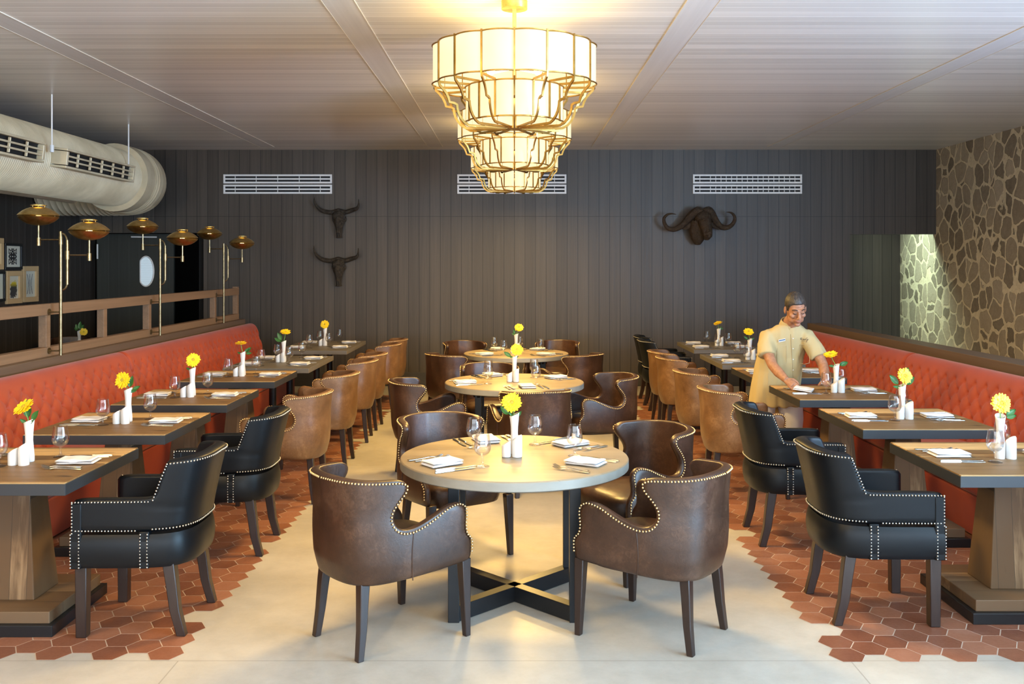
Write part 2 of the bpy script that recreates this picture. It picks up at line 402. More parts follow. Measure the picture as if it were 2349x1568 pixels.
# back wall with the two recesses
def back(b):
    b.box(-4.54, 4.90, BW, BW+.12, 0, H)                       # main
    b.box(XL-.2, -4.54, BW, BW+.12, 2.235, H)                  # lintel left
    b.box(4.90, XR+.1, BW, BW+.10, 2.216, H)                   # hanging panel right
struct('wall_back', back, M['panel'])
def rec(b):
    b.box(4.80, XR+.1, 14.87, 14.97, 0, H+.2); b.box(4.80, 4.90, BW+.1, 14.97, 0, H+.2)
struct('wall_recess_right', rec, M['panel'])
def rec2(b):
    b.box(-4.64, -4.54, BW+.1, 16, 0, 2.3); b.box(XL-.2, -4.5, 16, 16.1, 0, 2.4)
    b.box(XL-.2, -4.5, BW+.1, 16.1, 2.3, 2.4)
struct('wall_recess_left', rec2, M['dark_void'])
struct('wall_right', lambda b: (b.box(XR, XR+.2, 3.9, 15.0, 0, H+.3), b.box(XR, XR+.2, -4.2, 3.9, 3.05, H), b.box(XR, XR+.2, -4.2, 3.9, 0, .35)), M['stone'])
struct('wall_left', lambda b: b.box(XL-.2, XL, -4.2, 16.1, 0, H), M['panel_side'])
struct('baseboard_back', lambda b: b.box(-4.54, 4.90, BW-.018, BW, 0, .204), M['base'], bevel=.003)
struct('baseboard_left', lambda b: b.box(XL, XL+.018, 2, BW, 0, .204), M['base'], bevel=.003)
M['plaster'] = simple('front_wall_plaster', (.62,.58,.5), .7)
struct('wall_front', lambda b: (b.box(XL-.2, XR+.2, -4.3, -4.2, 0, .2), b.box(XL-.2, XR+.2, -4.3, -4.2, 3.25, H), *[b.box(x-.05, x+.05, -4.3, -4.2, .2, 3.25) for x in (-6.3,-4.2,-2.1,0,2.1,4.2,6.1)]), M['plaster'])
# door leaf with oval window in the left recess
def door(b):
    b.box(-6.30, -5.14, 14.05, 14.10, 0, 2.235)
dr = struct('door_1', door, planks('dark_door_boards', 0, .153, (.022,.024,.020), (.040,.044,.036), (.05,.055,.045), (.4,.55), (1.4,50), .02, .3, .2, 'pos', 2))
b = MB(); dcx = 1180; X0 = -(1180-335)*14.05/F; Z0 = CZ-(622-608)*14.05/F
ring = [(X0+.118*cos(2*pi*k/40), 14.045, Z0+.225*sin(2*pi*k/40)) for k in range(40)]
ring = [(max(x, X0-.085), y, z) for x, y, z in ring]
b.tube(ring+[ring[0]], .011, 8)
b.build('window_rim', M['vent_white'], dr)
b = MB(); i = [b.pt(p) for p in ring]; b.face(i)
gl = b.build('oval_pane', None or (lambda: (lambda t: (t.p(c=t.mix(t.math('GREATER_THAN', t.math('FRACT', t.math('MULTIPLY', t.sep(t.pos())[2], 38.0)), .82), (.30,.36,.40), (.14,.18,.21)), r=.12, e=(.42,.52,.58), es=.55), t.mat)[1])(NT('frosted_louvre_pane')))(), dr, smooth=0)  # brightness of the pane is put in as emission; no lamp behind it
b = MB(); b.tube([(-6.30+.03, 14.0, 1.86),(-6.30+.03, 14.0, 2.08)], .012, 8); b.build('door_handle', M['vent_white'], dr)
b = MB(); b.tube([(-5.76, 14.0, 2.19),(-5.36, 13.95, 2.185)], .012, 8); b.build('closer_arm', M['vent_white'], dr)
# ================================================================== WALL VENTS
def vent(xa, xb, z0, z1, label, fr=None):
    r = empty('wall_vent', ((xa+xb)/2, BW, (z0+z1)/2), 0, label, 'vent', 'white slot grilles on the dark back wall')
    w = (xb-xa)/2; h = (z1-z0)/2; d = .022; bd = .026
    b = MB(); b.box(-w, w, -d, 0, -h, -h+bd); b.box(-w, w, -d, 0, h-bd, h); b.box(-w, -w+bd, -d, 0, -h+bd, h-bd); b.box(w-bd, w, -d, 0, -h+bd, h-bd)
    b.build('frame', M['vent_white'], r, smooth=0, bevel=.002, seg=1)
    b = MB(); b.box(-w+bd, w-bd, -d*.8, -.006, -.011, .011)
    for k in (fr or [q/20 for q in range(1, 20) if q != 2]):
        x = -w+bd + (2*w-2*bd)*k; b.box(x-.004, x+.004, -d*.7, -.006, -h+bd, h-bd)
    b.build('bar', M['vent_white'], r, smooth=0)
    b = MB(); b.box(-w+bd, w-bd, -.005, 0, -h+bd, h-bd); b.build('backing', M['black_inner'], r, smooth=0)
for xa, xb, nm in ((-4.246,-2.662,'left of the three vent pairs, over the cattle skulls'),(-.834,.758,'vent pair behind the chandeliers'),(2.604,4.196,'vent pair over the buffalo head')):
    vent(xa, xb, 2.956, 3.088, 'upper white slot grille of the '+nm, None if xa > 2 else (.095,.295,.50,.705,.905))
    vent(xa, xb, 2.806, 2.938, 'lower white slot grille of the '+nm, None if xa > 2 else (.095,.295,.50,.705,.905))
# ================================================================== SPIRAL DUCT
r = empty('air_duct', (-5.0, 8, 2.86), 0, 'cream painted spiral air duct hanging along the left wall', 'air duct')
AX, AZ = -5.0, 2.86
def ribbed(b, pts, rad, n=48, rib=.005):
    rings = []
    for i, p in enumerate(pts):
        p = Vector(p); a = Vector(pts[max(i-1,0)]); c = Vector(pts[min(i+1,len(pts)-1)]); t = (c-a).normalized()
        u = Vector((0,0,1)); v = t.cross(u).normalized()
        rr = rad + (rib if i % 4 < 1 else 0)
        rings.append([p+u*rr*cos(2*pi*k/n)+v*rr*sin(2*pi*k/n) for k in range(n)])
    b.loft(rings)
b = MB(); b.M = Matrix.Translation((5.0, -8, -2.86))
ribbed(b, [(AX, 3.2+.0085*k, AZ) for k in range(int(8.5/.0085))], .352, 40, .010)
b.build('duct_pipe', M['duct'], r, smooth=60)
b = MB(); b.M = Matrix.Translation((5.0, -8, -2.86))
ribbed(b, [(AX, 11.62+.012*k, AZ) for k in range(22)], .425, 48, 0)
b.build('collar', M['duct'], r, smooth=40)
b = MB(); b.M = Matrix.Translation((5.0, -8, -2.86))
el = [(AX, 11.88+.018*k, AZ) for k in range(10)] + [(AX-.55+.55*cos(a), 12.07+.55*sin(a), AZ) for a in [R(2.5*k) for k in range(37)]] + [(AX-.55-.02*k, 12.62, AZ) for k in range(40)]
ribbed(b, el, .415, 48, .013)
b.build('duct_elbow', M['duct'], r, smooth=40)
for y0, y1, nm in ((6.6, 9.55, 'a'), (9.9, 12.0, 'b')):
    b = MB(); b.M = Matrix.Translation((5.0, -8, -2.86))
    th = R(-6)
    def q(y, s, d):   # s along the face height, d outward
        return (AX + (.40+d)*cos(th) - s*sin(th), y, AZ + .03 + (.40+d)*sin(th) + s*cos(th))
    def obox(b, ya, yb, s0, s1, d0, d1):
        P = [q(ya,s0,d0),q(yb,s0,d0),q(yb,s1,d0),q(ya,s1,d0),q(ya,s0,d1),q(yb,s0,d1),q(yb,s1,d1),q(ya,s1,d1)]
        i = [b.pt(p) for p in P]
        for f in ((3,2,1,0),(4,5,6,7),(0,1,5,4),(1,2,6,5),(2,3,7,6),(3,0,4,7)): b.face([i[k] for k in f])
    if nm == 'a': y0, y1 = 7.1, 8.9
    else: y0, y1 = 9.33, 11.0
    h = .098
    obox(b, y0, y1, -h, -h+.022, -.1, .12); obox(b, y0, y1, h-.022, h, -.1, .12)
    obox(b, y0, y0+.04, -h+.03, h-.03, -.1, .12); obox(b, y1-.04, y1, -h+.03, h-.03, -.1, .12)
    for s in (-.025, .025): obox(b, y0+.04, y1-.04, s-.009, s+.009, .09, .115)
    for k in range(1, 6): obox(b, y0+(y1-y0)*k/6-.006, y0+(y1-y0)*k/6+.006, -h+.03, h-.03, .085, .11)
    gr = b.build('duct_grille', M['duct'], r, smooth=0, bevel=.003, seg=1)
    b = MB(); b.M = Matrix.Translation((5.0, -8, -2.86)); obox(b, y0+.03, y1-.03, -h+.02, h-.02, .03, .06)
    b.build('grille_backing', M['black_inner'], gr, smooth=0)
for y in (9.2, 11.15):
    b = MB(); b.M = Matrix.Translation((5.0, -8, -2.86))
    x = -4.57 if y < 10 else -4.62
    b.tube([(x, y, 2.95), (x, y, H)], .008, 8); b.cyl((x, y), .02, 2.88, 2.95, 10)
    b.build('hanger_rod', M['vent_white'], r)
# lower pale pipe below the duct
b = MB(); b.tube([(AX-.42, 3.2, AZ-.24), (AX-.42, 11.4, AZ-.24)], .10, 20)
tag(b.build('lower_pipe', M['duct'], None), 'thin pale pipe running below and behind the spiral duct', 'pipe')
# ================================================================== PARTITIONS + RAILING + BANQUETTES
for s, x0, x1, yend, nm in ((-1, 3.66, 3.90, 12.66, 'left'), (1, 3.70, 3.92, 11.75, 'right')):
    r = empty('partition', (s*(x0+x1)/2, 8, 0), 0, 'low brown wooden partition behind the %s banquette' % nm, 'partition')
    c = (x0+x1)/2; w = (x1-x0)/2
    b = MB(); b.box(-w+.01, w-.01, 3.0-8, yend-8, 0, .995); b.build('panel', M['cap_wood'], r, smooth=0)
    b = MB(); b.box(-w, w, 3.0-8, yend+.01-8, .93, 1.035); b.build('cap', M['cap_wood'], r, smooth=0, bevel=.004)
r = empty('railing', (-3.76, 8, 1.035), 0, 'brown wooden open railing on top of the left partition', 'railing')
b = MB(); b.box(-.035, .035, 3.2-8, 12.6-8, .33, .42); b.build('top_rail', M['rail_wood'], r, smooth=0, bevel=.003)
b = MB(); b.box(-.035, .035, 3.2-8, 12.6-8, 0, .075); b.build('bottom_rail', M['rail_wood'], r, smooth=0, bevel=.003)
for y in (5.36, 6.40, 7.45, 8.49, 9.53, 11.62, 12.56):
    b = MB(); b.box(-.032, .032, y-8-.035, y-8+.035, .075, .33 if y < 12.5 else .44); b.build('post', M['rail_wood'], r, smooth=0, bevel=.003)
def banquette(s, y0, y1, label):
    r = empty('banquette', (s*3.3, (y0+y1)/2, 0), 0, label, 'banquette', 'orange-red tufted banquette benches')
    yc = (y0+y1)/2; L = (y1-y0)/2-.006; ox = s*3.3
    b = MB(); b.box(-.33, .34, -L, L, 0.012, .27)
    for k in range(len(b.v)): b.v[k].x *= s
    b.build('base', M['red'], r, smooth=0, bevel=.01)
    b = MB(); b.box(-.345, .20, -L, L, .275, .455)
    for k in range(len(b.v)): b.v[k].x *= s
    b.build('seat_cushion', M['red'], r, smooth=60, bevel=.035, seg=4)
    # tufted back, leaning
    b = MB()
    nu = int(2*L/.0112); pv = .090; pu = .080
    prof = smooth_path([(.07,.42),(.105,.55),(.145,.70),(.185,.84),(.205,.905),(.235,.94),(.275,.947),(.305,.935)], 8)
    Ln = [0]
    for p, q_ in zip(prof, prof[1:]): Ln.append(Ln[-1]+sqrt((p[0]-q_[0])**2+(p[1]-q_[1])**2))
    T = Ln[-1]; nv = 64
    def at(d):
        for k in range(len(Ln)-1):
            if Ln[k+1] >= d-1e-9:
                f = (d-Ln[k])/(Ln[k+1]-Ln[k]); a, c = prof[k], prof[k+1]
                tx, tz = c[0]-a[0], c[1]-a[1]; l = sqrt(tx*tx+tz*tz)
                return a[0]+tx*f, a[1]+tz*f, -tz/l, tx/l
    def fn(u, v):
        y = -L + 2*L*u; d = T*v; x, z, nx, nz = at(d)
        top = .02+.090*5
        a = (y/pu + (d-.02)/pv)*.5; c = (y/pu - (d-.02)/pv)*.5
        dmp = 1 if d < top-.02 else max(0, 1-(d-top+.02)/.05)
        sa = abs(sin(pi*a)); sc = abs(sin(pi*c))
        hgt = .016*(sa*sc)**.45 + .024*(1-exp(-((sa*sa+sc*sc)/.16)))
        if d > top-.02: # pleats running up over the top roll
            pass
            hgt = hgt*dmp + (.034)*(1-dmp)
        edge = min(1, (L-abs(y))/.03); hgt += -.035*(1-edge)**2
        return (s*(x+nx*hgt), y, z+nz*hgt)
    b.grid(fn, nu, nv, flip=(s < 0))
    b.build('tufted_back', M['red'], r, smooth=180, fix=False)
    b = MB()
    for e in (-1, 1):
        P = [(s*p[0], e*(L-.004), p[1]) for p in prof]; P.append((s*.305, e*(L-.004), .42)); i = [b.pt(p) for p in P]; b.face(i if e*s > 0 else i[::-1])
    b.box(*sorted((s*.20, s*.31)), -L+.004, L-.004, .3, .85)
    b.build('back_side', M['red'], r, smooth=0)
banquette(-1, 3.3, 8.4, 'orange-red button-tufted banquette, nearer bench on the left side')
banquette(-1, 8.4, 12.6, 'orange-red button-tufted banquette, farther bench on the left side')
banquette(1, 3.3, 8.3, 'orange-red button-tufted banquette, nearer bench on the right side')
banquette(1, 8.3, 11.7, 'orange-red button-tufted banquette, farther bench behind the waiter')
# ================================================================== SCONCES ON THE RAILING
def saucer(parent, cx, cz, y=0):
    r = .157
    h = empty('lamp_head', (cx, y, cz)); reg(h, parent)
    b = MB()
    up = [(r, .007), (r*.9, .024), (r*.75, .043), (r*.55, .061), (r*.38, .071)]
    b.lathe(up + [(p[0]*.96-.002, p[1]-.004) for p in up[::-1]], 36)
    b.build('upper_bowl', M['brass_dark'], h, smooth=30)
    b = MB(); lo = [(.012, -.074), (r*.27, -.070), (r*.5, -.061), (r*.72, -.043), (r*.88, -.023), (r*.965, -.007)]
    b.lathe(lo + [(p[0]*.97, p[1]+.004) for p in lo[::-1]], 36); b.build('lower_bowl', M['brass_dark'], h, smooth=30)
    b = MB(); b.lathe([(.062, .086), (.062, .089), (.03, .098), (.004, .10)], 28)
    for a in (0, 2.1, 4.2): b.tube([(.05*cos(a), .05*sin(a), .07), (.05*cos(a), .05*sin(a), .088)], .003, 5)
    b.build('top_cap', M['brass_dark'], h, smooth=30)
    b = MB(); b.ball((0,0,.030), (.034,.034,.040), 14, 10); b.build('bulb', M['glow'], h, smooth=180)
    b = MB()
    for a in range(5): b.tube([(.13*cos(a*1.257), .13*sin(a*1.257), -.02), (.13*cos(a*1.257), .13*sin(a*1.257), .02)], .003, 5)
    b.build('spacer', M['brass'], h)
    return h
def sconce(y, ty, label):
    X = -3.63; r = empty('wall_lamp', (X, y, 1.045), 0, label, 'lamp', 'brass two-headed lamps fixed to the left railing')
    b = MB(); b.tube([(0,0,0),(0,0,.985)], .0125, 14); b.build('pole', M['brass'], r)
    b = MB(); b.cyl((0,0), .017, .885, .95, 16); b.cyl((0,0), .014, .955, .99, 16); b.build('collar', M['brass'], r)
    # side tube
    sx = .048*3.27*1.0/ .98*1.0*.33+.0; sx = .052
    b = MB(); P = smooth_path([(0,0,.975),(.025,0,.968),(.042,0,.95),(sx,0,.915)], 5) 
    b.tube(P, .0075, 10); P = smooth_path([(0,0,.515),(.025,0,.525),(.042,0,.54),(sx,0,.57)], 5); b.tube(P, .0075, 10)
    b.tube([(sx,0,.565),(sx,0,.92)], .0115, 12); b.build('side_tube', M['brass'], r)
    b = MB(); b.cyl((sx,0), .017, .765, .835, 16); b.build('collar', M['brass'], r)
    a1 = -.178; a2 = .228; z1 = .865-.02; z2 = .80
    ay = .0
    b = MB(); b.tube([(0,0,.923),(a1,ay,.923)], .006, 8); b.cyl((a1,ay), .017, .875, .94, 14); b.tube([(a1,ay,.93),(a1,ay,1.04)], .0085, 10); b.build('arm', M['brass'], r)
    b = MB(); b.tube([(sx,0,.80),(a2,ay,.80)], .006, 8)
    b.cyl((a2,ay), .017, .755, .815, 14); b.tube([(a2,ay,.81),(a2,ay,.92)], .0085, 10); b.build('arm', M['brass'], r)
    saucer(r, a1, 1.11, ay); saucer(r, a2, .992, ay)
    for z in (.035, .345):
        b = MB(); b.tube([(-.095,0,z),(0,0,z)], .0055, 8); b.tube([(-.095,0,z),(-.088,0,z)], .026, 18); b.build('bracket', M['brass'], r)
for y, nm in ((7.45, 'nearest'), (9.54, 'middle'), (11.63, 'farthest')):
    sconce(y, 0, 'brass two-armed lamp with saucer shades on the left railing, %s of three' % nm)
    point('sconce_glow', (-3.63-.178, y, 1.045+1.14), 1.6, WARM, .02); point('sconce_glow', (-3.63+.228, y, 1.045+1.025), 1.6, WARM, .02)
# ================================================================== CHANDELIERS
def make_chandelier(D, label):
    r = empty('chandelier', (0.0, D, 0), 0, label, 'chandelier', 'tiered brass chandeliers in a row')
    N = 16; R1 = .505; R2 = .305; zt = 3.146; zm = 2.905; zb = 2.672
    def scal(R0, k, t, bulge):   # point on scalloped drum between rib k and k+1
        a0 = 2*pi*k/N - pi/2; a1 = a0+2*pi/N
        a = a0+(a1-a0)*t; P0 = Vector((R0*cos(a0), R0*sin(a0))); P1 = Vector((R0*cos(a1), R0*sin(a1)))
        p = P0.lerp(P1, t); nrm = ((P0+P1)/2).normalized()
        return p + nrm*bulge*(1-(2*t-1)**2)
    for R0, za, zc, bu in ((R1, zm, zt, .030), (R2, zb, zm-.012, .016)):
        for k in range(N):
            b = MB(); n = 7; ring0 = []; 
            out = [scal(R0-.004, k, .02+.96*i/n, bu) for i in range(n+1)]; inn = [scal(R0-.009, k, .02+.96*i/n, bu) for i in range(n+1)][::-1]
            P = out+inn
            b.loft([[(p.x, p.y, za+.004) for p in P], [(p.x, p.y, zc-.004) for p in P]])
            b.build('shade_panel', M['shade'], r, smooth=40)
    b = MB()
    for R0, z in ((R1, zt), (R1, zm), (R2, zm-.012), (R2, zb)):
        P = []
        for k in range(N):
            for i in range(6):
                p = scal(R0, k, i/6, .030 if R0 == R1 else .016); P.append((p.x, p.y, z))
        P.append(P[0]); b.tube(P, .0052, 6)
    b.build('frame_ring', M['chand'], r)
    prof = [(.505,3.155),(.505,2.90),(.500,2.878),(.478,2.856),(.458,2.832),(.444,2.804),(.436,2.777),(.404,2.772),(.388,2.764),(.385,2.738),(.376,2.708),(.360,2.680),(.338,2.656),(.310,2.640),(.26,2.636)]
    for k in range(N):
        a = 2*pi*k/N - pi/2; b = MB()
        P = [(rr*cos(a), rr*sin(a), z) for rr, z in prof]
        b.M = Matrix.Rotation(a, 4, 'Z'); rr_ = []
        for i in range(len(prof)):
            p0 = prof[max(i-1,0)]; p1 = prof[min(i+1,len(prof)-1)]; dx, dz = p1[0]-p0[0], p1[1]-p0[1]; l = sqrt(dx*dx+dz*dz); nx, nz = -dz/l*.0075, dx/l*.0075
            r_, z_ = prof[i]; rr_.append([(r_-nx, -.0048, z_-nz), (r_+nx, -.0048, z_+nz), (r_+nx, .0048, z_+nz), (r_-nx, .0048, z_-nz)])
        b.loft(rr_)
        b.build('rib', M['chand'], r, smooth=30)
        b = MB(); b.bar((.50*cos(a), .50*sin(a), zm-.008), (R2*cos(a), R2*sin(a), zm-.008), .010, .014)
        b.bar((R2*cos(a), R2*sin(a), zm-.01), (R2*cos(a), R2*sin(a), zb), .010, .014, up=(cos(a), sin(a), 0))
        b.bar((.30*cos(a), .30*sin(a), 2.640), (.05*cos(a), .05*sin(a), 2.640), .009, .013)
        b.build('spoke', M['chand'], r, smooth=30)
    b = MB(); b.cyl((0,0), .055, 2.634, 2.648, 24); b.build('bottom_hub', M['chand'], r)
    b = MB(); b.bar((0,0,2.648),(0,0,H-.05), .026, .026); b.build('stem', M['brass_dark'], r, smooth=30)
    b = MB(); b.cyl((0,0), .083, H-.052, H, 32); b.build('canopy', M['brass_dark'], r)
    b = MB()
    for k in range(4):
        a = pi/4+k*pi/2
        b.tube([(0,0,3.02),(.22*cos(a),.22*sin(a),3.02)], .006, 6); b.ball((.22*cos(a),.22*sin(a),3.05), (.03,.03,.045), 12, 8)
    b.build('bulb', M['glow'], r, smooth=180)
    for z, p_, rx, sz in ((3.12, 10.0, pi, .9), (2.625, 72.0, 0, .5)):
        l = area('chandelier_light', (0, D, z), (rx, 0, 0), sz, sz, p_, WARM); l.data.shape = 'DISK'
    return r
for D, nm in ((5.95, 'nearest and largest looking'), (8.52, 'middle'), (11.06, 'farthest')):
    make_chandelier(D, 'tiered brass chandelier with glowing cream shade panels, %s of three' % nm)
# ================================================================== BULL SKULLS + BUFFALO
def bronze(name, c1, c2):
    t = NT(name); n_ = t.noise(t.obj(), 22, 5, .7, .6); t.p(c=t.ramp(n_, [(.3, c1), (.75, c2)]), r=.42, m=.25, s=.5)
    t.bump(t.noise(t.obj(), 30, 6, .7, 1.2), .9, .022); return t.mat
M['bronze'] = bronze('dark_bronze', (.012,.009,.006), (.085,.062,.038)); M['bronze2'] = bronze('brown_bronze', (.022,.013,.007), (.085,.052,.026))
def remesh(o, vox, it=2, fac=.5):
    m = o.modifiers.new('r', 'REMESH'); m.mode = 'VOXEL'; m.voxel_size = vox; m.use_smooth_shade = True
    if it: k = o.modifiers.new('s', 'SMOOTH'); k.iterations = it; k.factor = fac
    return bake(o)
def skull(px, py, label, tilt=0):
    D = 13.52; k = .00088
    r = empty('cattle_skull', ((px-CX)*D/F, BW, CZ+(HY-py)*D/F), 0, label, 'wall ornament', 'dark bronze cattle skulls on the back wall')
    W = lambda cx, cy, y=0: ((cx-550)*k, y, (400-cy)*k)
    b = MB()
    b.ball(W(548,300,-.07), (.092,.075,.070), 16, 12); b.ball(W(505,330,-.085), (.055,.05,.06), 12, 8); b.ball(W(600,330,-.085), (.055,.05,.06), 12, 8)
    b.ball(W(468,372,-.055), (.030,.045,.046), 12, 8); b.ball(W(640,372,-.055), (.030,.045,.046), 12, 8); b.ball(W(490,420,-.06), (.024,.04,.05), 12, 8); b.ball(W(615,420,-.06), (.024,.04,.05), 12, 8)
    b.tube([W(550,360,-.08), W(548,450,-.10), W(545,540,-.09), W(548,620,-.075), W(550,680,-.065)], [.070,.052,.038,.032,.034], 14)
    b.tube([W(500,420,-.08), W(520,520,-.075), W(528,640,-.06), W(522,685,-.06)], [.03,.022,.014,.018], 10)
    b.tube([W(610,410,-.08), W(592,520,-.075), W(580,640,-.06), W(590,685,-.06)], [.03,.022,.014,.018], 10)
    b.tube([W(430,262,-.07), W(550,240,-.075), W(668,262,-.07)], [.028,.042,.028], 12)
    h = b.build('skull', M['bronze'], r); remesh(h, .0045, 1, .4)
    # eye sockets
    b = MB()
    for cx in (462, 648): b.ball(W(cx,352,-.098), (.015,.012,.017), 10, 8)
    for cx in (534, 563): b.tube([W(cx,600,-.112), W(cx,660,-.098)], .006, 6)
    b.build('eye_socket', M['black_inner'], r, smooth=180)
    for P, rr in (([(455,268,-.07),(390,262,-.075),(300,243,-.08),(225,200,-.09),(175,130,-.11),(157,70,-.125),(165,12,-.135)], [.030,.033,.030,.024,.017,.011,.003]),
                  ([(645,266,-.07),(710,250,-.09),(790,225,-.12),(860,205,-.16),(893,165,-.185),(902,110,-.20),(902,52,-.205)], [.030,.033,.031,.026,.018,.011,.003])):
        b = MB(); Q = smooth_path([W(*p) for p in P], 4); n = len(Q)
        rad = [rr[min(int(i/4), 5)]*(1-(i/4-int(i/4)))+rr[min(int(i/4)+1, 6)]*(i/4-int(i/4)) if i/4 < 6 else rr[6] for i in range(n)]
        b.tube(Q, rad, 12); b.build('horn', M['bronze'], r, smooth=60)
skull(777, 506, 'dark bronze long-horned cattle skull, upper of the two on the back wall')
skull(776, 617, 'dark bronze long-horned cattle skull, lower of the two on the back wall')
D = 13.4; k = .001068
r = empty('buffalo_head', (2.69, BW-.08, 2.382), 0, 'brown sculpted cape buffalo head with curling horns on the back wall', 'wall ornament')
W = lambda cx, cy, y=0: ((cx-760)*k, y, (760-cy)*k)
b = MB()
b.ball(W(770,700,-.16), (.125,.15,.12), 16, 12)
b.tube([W(775,720,-.20), W(785,800,-.27), W(800,880,-.31), W(812,935,-.31)], [.105,.088,.075,.066], 18)
b.ball(W(812,940,-.30), (.066,.07,.052), 14, 10); b.ball(W(805,975,-.27), (.052,.06,.035), 12, 8)
b.tube([W(740,760,-.08), W(725,880,-.09), W(720,980,-.07), W(725,1055,-.045)], [.155,.145,.10,.045], 18)
b.ball(W(705,748,-.215), (.030,.035,.022), 10, 8); b.ball(W(850,748,-.235), (.030,.035,.022), 10, 8)
b.tube([W(760,760,-.27), W(790,860,-.345), W(805,905,-.365)], [.03,.035,.04], 10)
b.ball(W(790,945,-.375), (.014,.012,.010), 8, 6); b.ball(W(840,940,-.375), (.014,.012,.010), 8, 6)
h = b.build('head', M['bronze2'], r); remesh(h, .007, 1, .4)
for sgn, P, rr in ((-1, [(758,640,-.20),(700,615,-.19),(620,670,-.16),(550,750,-.14),(475,820,-.13),(390,858,-.13),(310,842,-.14),(262,785,-.16),(248,715,-.18),(285,665,-.20),(345,650,-.22),(405,662,-.235)], [.050,.068,.060,.050,.042,.035,.030,.027,.023,.018,.011,.003]),
                   (1, [(768,635,-.20),(840,612,-.19),(895,660,-.16),(945,740,-.14),(1005,808,-.13),(1075,835,-.13),(1145,815,-.14),(1190,760,-.16),(1198,700,-.18),(1165,650,-.20),(1120,632,-.22),(1075,630,-.235)], [.050,.068,.060,.052,.044,.037,.031,.027,.023,.018,.011,.003])):
    b = MB(); Q = smooth_path([W(*p) for p in P], 4)
    rad = []
    for i in range(len(Q)):
        f = i/4; a = int(f); a = min(a, 10); rad.append(rr[a]+(rr[a+1]-rr[a])*(f-a))
    b.tube(Q, rad, 14); b.build('horn', M['bronze2'], r, smooth=60)
for sx in (-1, 1):
    b = MB(); cx = 560 if sx < 0 else 940
    P = [W(770+sx*110,770,-.14), W(770+sx*170,800,-.13), W(770+sx*230,830,-.13), W(770+sx*275,845,-.13)]
    b.tube(smooth_path(P, 4), [.02,.03,.036,.04,.042,.044,.044,.042,.038,.032,.024,.014,.004][:13], 10, flat=.35, up=(0,1,0)); b.build('ear', M['bronze2'], r, smooth=60)
# ================================================================== PICTURES ON THE LEFT WALL
def art_mat(kind):
    t = NT('print_'+kind); P = t.sep(t.obj()); v = t.obj()
    if kind == 'squares':
        m = t.math('MULTIPLY', t.math('LESS_THAN', t.math('ABSOLUTE', P[1]), .095), t.math('LESS_THAN', t.math('ABSOLUTE', P[2]), .10))
        q = t.n('TexVoronoi', dict(feature='DISTANCE_TO_EDGE')); t.set(q.inputs['Vector'], t.comb(0, t.math('ABSOLUTE', P[1]), t.math('ABSOLUTE', P[2]))); q.inputs['Scale'].default_value = 26
        f = t.math('MULTIPLY', m, t.math('LESS_THAN', q.outputs[0], .16)); col = t.mix(f, (.60,.60,.50), (.02,.02,.02))
    elif kind == 'tree':
        d = t.math('ADD', t.math('MULTIPLY', t.noise(v, 30, 4, .7), .22), t.math('MAXIMUM', t.math('MULTIPLY', t.math('ABSOLUTE', P[1]), 1.3), t.math('ABSOLUTE', t.math('ADD', P[2], .03))))
        f = t.math('LESS_THAN', d, .205); col = t.mix(f, (.62,.60,.48), t.ramp(P[2], [(0, (.05,.05,.05)), (.05, (.60,.48,.02))]))
    elif kind == 'lines':
        q = t.math('ABSOLUTE', t.math('SUBTRACT', t.math('ABSOLUTE', P[1]), t.math('MULTIPLY_ADD', t.math('MULTIPLY', P[2], P[2]), 2.0, .035)))
        f = t.math('MULTIPLY', t.math('LESS_THAN', t.math('MINIMUM', q, t.math('ABSOLUTE', P[1])), t.math('MULTIPLY', t.noise(v, 60, 3), .012)), t.math('LESS_THAN', t.math('ABSOLUTE', P[2]), .13))
        col = t.mix(f, (.58,.59,.50), (.06,.06,.09))
    else: col = (.58,.60,.50)
    t.p(c=col, r=.35); return t.mat
def picture(px0, px1, py0, py1, kind, wood, label):
    X = XL; Ya = -XL*F/(CX-px0); Yb = -XL*F/(CX-px1); Ym = (Ya+Yb)/2
    z1 = CZ+(HY-py0)*Ym/F; z0 = CZ+(HY-py1)*Ym/F; w = (Yb-Ya)/2; h = (z1-z0)/2
    r = empty('picture', (XL, Ym, (z0+z1)/2), 0, label, 'framed picture', 'framed prints on the left wall')
    bd = .065*(1 if wood else .5); b = MB()
    for q_ in ((-w,w,-h,-h+bd),(-w,w,h-bd,h),(-w,-w+bd,-h+bd,h-bd),(w-bd,w,-h+bd,h-bd)): b.box(0, .03, q_[0], q_[1], q_[2], q_[3])
    b.build('frame', M['frame_wood' if wood else 'black_frame'], r, smooth=0, bevel=.003, seg=1)
    b = MB(); b.box(.002, .010, -w+bd, w-bd, -h+bd, h-bd); b.build('print', art_mat(kind), r, smooth=0)
picture(7, 47, 558, 618, 'squares', False, 'black framed print of a black and white square pattern, top right of the wall group')
picture(11, 46.5, 621, 696, 'tree', True, 'pale wood framed print of a dark tree with yellow, under the black square print')
picture(49, 84, 610, 692, 'lines', True, 'pale wood framed line drawing, rightmost picture on the left wall')
picture(-38, 4, 545, 618, 'plain', True, 'brown framed print cut off by the left frame edge, upper one')
picture(-38, 8, 622, 692, 'plain', False, 'black framed pale print cut off by the left frame edge, lower one')
